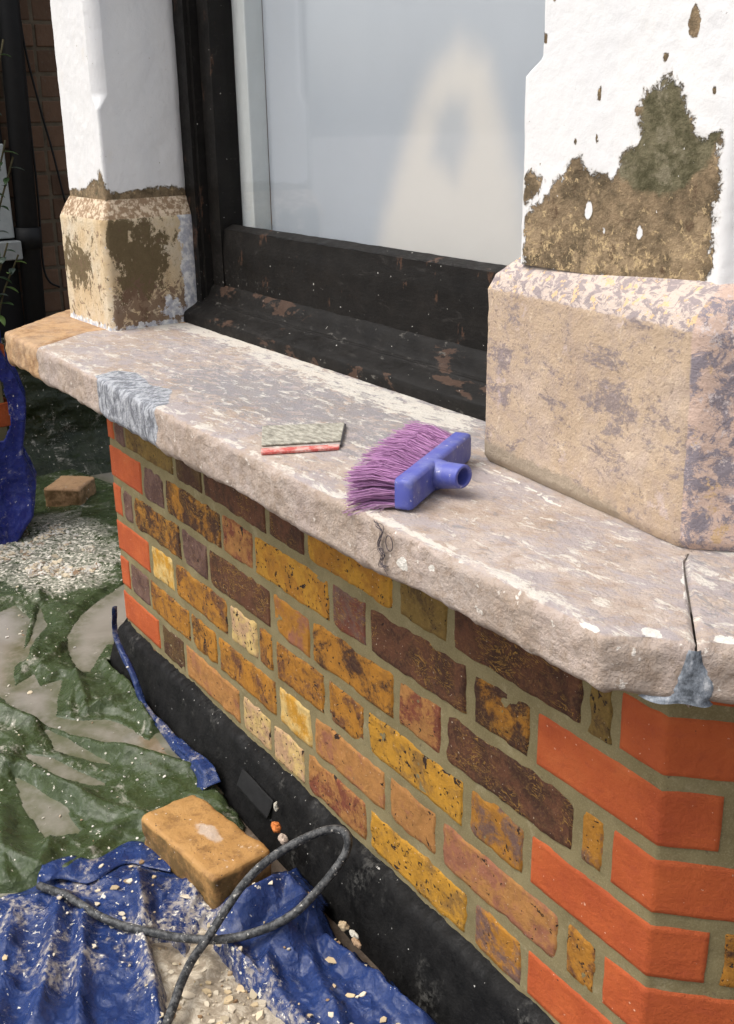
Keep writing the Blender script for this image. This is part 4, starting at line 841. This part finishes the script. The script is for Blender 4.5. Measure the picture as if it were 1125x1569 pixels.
for i in range(26):
    for j in range(5):
        s0 = .006+(LB-.012)*(i+.5*(j % 2))/26; z0 = .004+.025*j/4
        for k in range(17):
            ds, dz = random.gauss(0, .0016), random.gauss(0, .0016); Lb = random.uniform(.050, .060)*(1 if s0 > .03 else .93)
            fan_s = (s0/LB-.5)*.022+random.gauss(0, .0028); fan_z = (j/4-.5)*.012+random.gauss(0, .0022)+.001
            e_s = s0+ds+fan_s; e_z = max(z0+dz+fan_z, -.0005) if (e_s > .045) else z0+dz+fan_z-.006
            c0 = bp_(s0+ds*.6, -TH+.001, z0+dz*.6); c2 = bp_(e_s, -TH-Lb, e_z); bend = random.gauss(0, .0012)
            c1 = (c0+c2)/2+np.array([0, 0, .004+bend])+np.array([*ax, 0])*bend
            sh = random.random(); m.tube([c0, c1, c2], [.00045, .00042, .0003], 3, False, c1=np.array([.33+.27*sh, .15+.17*sh, .32+.24*sh, 1.]))
for k in range(26):
    s0 = random.uniform(.002, .03); c0 = bp_(s0, -TH+.001, .004); c2 = bp_(s0-random.uniform(.005, .03), -TH-random.uniform(.02, .05), random.uniform(-.012, .0)); m.tube([c0, (c0+c2)/2+[0, 0, .004], c2], .0003, 3, False, c1=np.array([.45, .30, .42, 1.]))
n = NT('lilac_bristles'); c = n.at('c1'); c = n.mix(n.mul(n.noise(60, 4), .3), c, (.28, .08, .22)); m.build('bristles', n.fin(c, .45), blk)
hang(bd)
for q in bd.children:
    for w in q.children: w.matrix_parent_inverse = Matrix.Identity(4)
# tangle of dark thread below the broom
m = MB()
for q in range(7):
    pts = [(x+random.gauss(0, .0022), y-.003, z+random.gauss(0, .002)) for x, y, z in THREAD]; m.tube(spline(pts, 8), .0004, 4)
a = np.linspace(0, 6.9, 40); m.tube(np.stack([1.262+.006*np.cos(a), -.170+0*a, .137+.008*np.sin(a)], -1), .0005, 5)
tag(m.build('thread_tangle', mat_simple('dark_thread', (.09, .075, .08), .9, .3)), 'dark tangle of thread hanging over the sill edge below the broom head', 'thread')

# ---------------------------------------------------------------- scraper
sc_ = empty('paint_scraper', (.93, -.07, ZT)); tag(sc_, 'flat grey scraper blade with red back edge lying on the sill', 'scraper')
a_, b_, c_, d_, e_ = [np.array(q) for q in SCRAP]
def quad(p0, p1, p2, p3, z0, z1, m):
    b = [np.r_[q, z0] for q in (p0, p1, p2, p3)]; t = [np.r_[q, z1] for q in (p0, p1, p2, p3)]
    m.add(np.array(b+t), [(3, 2, 1, 0), (4, 5, 6, 7), (0, 1, 5, 4), (1, 2, 6, 5), (2, 3, 7, 6), (3, 0, 4, 7)])
m = MB(); e1 = lerp(a_, e_, .70); e2 = lerp(b_, d_, .70); quad(e1, e2, b_, a_, ZT+.0005, ZT+.0030, m)
n = NT('limy_steel'); c = n.ramp(n.noise(70, 6, .7, n.map((1, 2.5, 1), (0, 0, -.5))), [(.35, (.16, .145, .12)), (.5, (.33, .31, .25)), (.68, (.58, .55, .46))]); bl = m.build('blade', n.fin(c, .5, n.bump(n.noise(90, 5), .4, .001)), sc_, bevel=.001)
m = MB(); f1 = lerp(a_, e_, .86); f2 = lerp(b_, d_, .88); quad(e_, d_, f2, f1, ZT+.0005, ZT+.0042, m)
n = NT('worn_red_plastic'); c = n.mix(n.th(n.noise(70, 5, .7), .42, .62), (.50, .09, .075), (.60, .38, .33)); m.build('handle_edge', n.fin(c, .5), sc_, bevel=.001)
m = MB(); quad(lerp(b_, d_, .1), lerp(b_, d_, .1)+[.002, .002], lerp(b_, d_, .9)+[.002, .0015], lerp(b_, d_, .9), ZT+.001, ZT+.0045, m); m.build('end_clip', mat_simple('dark_steel', (.05, .045, .045), .4), sc_, bevel=.0008)
hang(sc_)

# ---------------------------------------------------------------- hanging blue tarp, red brick pier, dark sheet, neighbour wall
XT = -.92
m = MB(); Y_ = np.linspace(-.55, .22, 150); Z_ = np.linspace(-.615, .02, 130); A, B = np.meshgrid(Y_, Z_, indexing='ij')
edge = np.interp(B, [p_[1] for p_ in HANG], [p_[0] for p_ in HANG])+.006*fb(P3(B, 0*B), 14, 3, 3)
A2 = np.where(A > -.1, lerp(-.1, edge, (A+.1)/.32), A)
x = XT+.05*(crumple(A2*1., B*.6, 1.45, 4., 9, 5)-.6)+.010*fb(P3(A2*2, B*.5), 6, 7, 3)-.10*ss(edge-A2, .035, 0)+.05*ss(B, -.40, -.60)*ss(edge-A2, 0, .05)
hole = sdf(HOLE, A2, B)
m.grid(P3(x, A2, B), keep=hole < 0, msk=.1+0*A); tag(m.build('hanging_blue_tarpaulin', M_blued, solid=.0012), 'deep blue tarpaulin draped over the red brick pier at the left edge', 'tarpaulin')
pr = empty('brick_pier', (-1.06, -.1, -.6)); tag(pr, 'orange red brick pier mostly hidden under the draped blue sheet', 'brick pier')
m = MB()
for k in range(8):
    for y0 in (-.50, -.275, -.05+0):
        m.box((-1.10, y0-(k % 2)*.11, -.6+k*CH+.006), (-.965, y0+.215-(k % 2)*.11-(.10 if y0 > -.1 else 0), -.6+(k+1)*CH-.006), c1=np.array([0., 0, 0, 0]))
m.build('bricks', M_red, pr, bevel=.003)
m = MB(); m.box((-1.095, -.6, -.61), (-.968, .045, .045)); m.build('mortar', M_mortar, pr, smooth=False); hang(pr)
# dark green sheet hung on the neighbour wall
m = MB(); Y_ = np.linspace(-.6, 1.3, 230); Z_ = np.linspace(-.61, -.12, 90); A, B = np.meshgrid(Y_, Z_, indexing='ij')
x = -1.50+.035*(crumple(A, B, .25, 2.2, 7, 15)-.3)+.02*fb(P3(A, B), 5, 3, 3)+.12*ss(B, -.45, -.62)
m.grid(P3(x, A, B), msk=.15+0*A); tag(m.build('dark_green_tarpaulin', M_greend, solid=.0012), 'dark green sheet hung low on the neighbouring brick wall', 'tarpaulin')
nw = MB(); W2 = MB()
for k in range(34):
    y = -.9+(.11 if k % 2 else 0); j = 0
    while y < 2.2:
        L_ = .215 if j % 2 == 0 else .1025; z0 = -.6+k*.075
        nw.box((-1.70, y, z0+.005), (-1.60+random.uniform(-.003, .003), y+L_, z0+.07), c1=np.array([random.uniform(.7, 1.2)]*3+[1])); y += L_+.010; j += 1
n = NT('sooty_brown_brick'); c = n.mix(n.noise(18, 6, .7), (.08, .046, .028), (.14, .082, .050)); c = n.mix(1., c, n.at('c1'), 'MULTIPLY'); c = n.mix(n.mul(n.th(n.noise(60, 5, .7), .55, .7), .4), c, (.12, .10, .075))  # the gap's shade is put into these dark brick colours
nb_ = nw.build('neighbour_wall', n.fin(c, .85, n.bump(n.noise(60, 5), .6, .003)), smooth=False, bevel=.004); tag(nb_, 'sooty brown brick wall across the gap at the far left', 'brick wall')
m = MB(); m.box((-1.72, -.95, -.6), (-1.6045, 2.2, 1.95)); m.build('mortar', mat_simple('sooty_mortar', (.10, .08, .055), .95, .3), nb_, smooth=False)  # mortar darkened for the same shade
# downpipe
dp = empty('drainpipe', (-1.52, .37, -.3)); tag(dp, 'black drainpipe running up the sooty brick wall', 'drainpipe'); m = MB()
M_pipe = mat_simple('black_pipe', (.006, .006, .006), .6, .3)
m.tube([(-1.54, PY0, 1.9), (-1.54, PY0, .9), (-1.54, PY1, -.58)], .034, 20); m.build('pipe', M_pipe, dp)
m = MB(); m.tube([(-1.54, lerp(PY0, PY1, .46), .215), (-1.54, lerp(PY0, PY1, .5), .15)], .042, 20); m.build('pipe_collar', M_pipe, dp); hang(dp)
m = MB(); m.box((-1.59, -.7, -.58), (-1.575, .30, 1.9)); m.build('back_door', mat_simple('black_door_paint', (.008, .008, .008), .8, .3), smooth=False, bevel=.002)  # black panel added where there is only deep shade
tag(bpy.data.objects['back_door'], 'black door in deep shade behind the drainpipe', 'door')
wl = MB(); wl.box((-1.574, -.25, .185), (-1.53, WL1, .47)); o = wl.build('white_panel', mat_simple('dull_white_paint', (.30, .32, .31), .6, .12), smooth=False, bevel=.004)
tag(o, 'dull white board behind the plant at the far left edge', 'board')
m = MB(); m.box((-1.575, -.25, .120), (-1.50, WL1+.01, .178)); m.build('ledge', mat_simple('grey_ledge', (.24, .25, .24), .7, .15), o, smooth=False, bevel=.004)
m = MB(); m.tube(spline(CAB1, 10), .0035, 6); tag(m.build('wall_cable', M_pipe), 'black cable hanging straight down the sooty brick wall', 'cable', 'cables on the sooty wall')
m = MB(); m.tube(spline(CAB2, 10), .0035, 6); tag(m.build('wall_cable', M_pipe), 'black cable slanting right towards the white pillar', 'cable', 'cables on the sooty wall')
# plant
def leaf(m, p, d, up, L, w, col):
    d = np.array(d, float); d /= np.linalg.norm(d); s = np.cross(d, up); s /= np.linalg.norm(s); u = np.cross(s, d)
    V = []; F = []
    for i in range(7):
        t = i/6; wd = w*math.sin(math.pi*min(1, t*.95+.05))**.8; c = np.array(p)+d*L*t-u*L*.3*t*t
        V += [c-s*wd+u*wd*.3, c, c+s*wd+u*wd*.3]
    for i in range(6): F += [(3*i, 3*i+1, 3*i+4, 3*i+3), (3*i+1, 3*i+2, 3*i+5, 3*i+4)]
    m.add(np.array(V), F, c1=np.array([*col, 1.]))
def plant(name, base, tips, label):
    pe = empty(name, base); tag(pe, label, 'plant'); ms, ml = MB(), MB()
    for tp in tips:
        pts = spline([base, np.array([(base[0]+tp[0])/2, (base[1]+tp[1])/2, base[2]*.3+tp[2]*.7]), tp], 8); ms.tube(pts, .003, 5)
        for k in range(9):
            t = pts[int(len(pts)*(.35+.64*k/9))]; a = k*2.4; c = random.choice([(.03, .06, .02), (.05, .09, .03), (.10, .16, .04), (.06, .08, .06)])
            leaf(ml, t, (.5+.3*random.random(), math.cos(a), .3*math.sin(a)), (0, 0, 1), random.uniform(.025, .045), random.uniform(.008, .012), c)
    ms.build('stem', mat_simple(name+'_stem', (.06, .05, .02), .7), pe); n = NT(name+'_leaf'); ml.build('foliage', n.fin(n.at('c1'), .4), pe, solid=.0006); hang(pe)
plant('shrub', (-1.42, .10, -.45), SHRUB, 'dark leafy shrub at the left edge in front of the drainpipe')
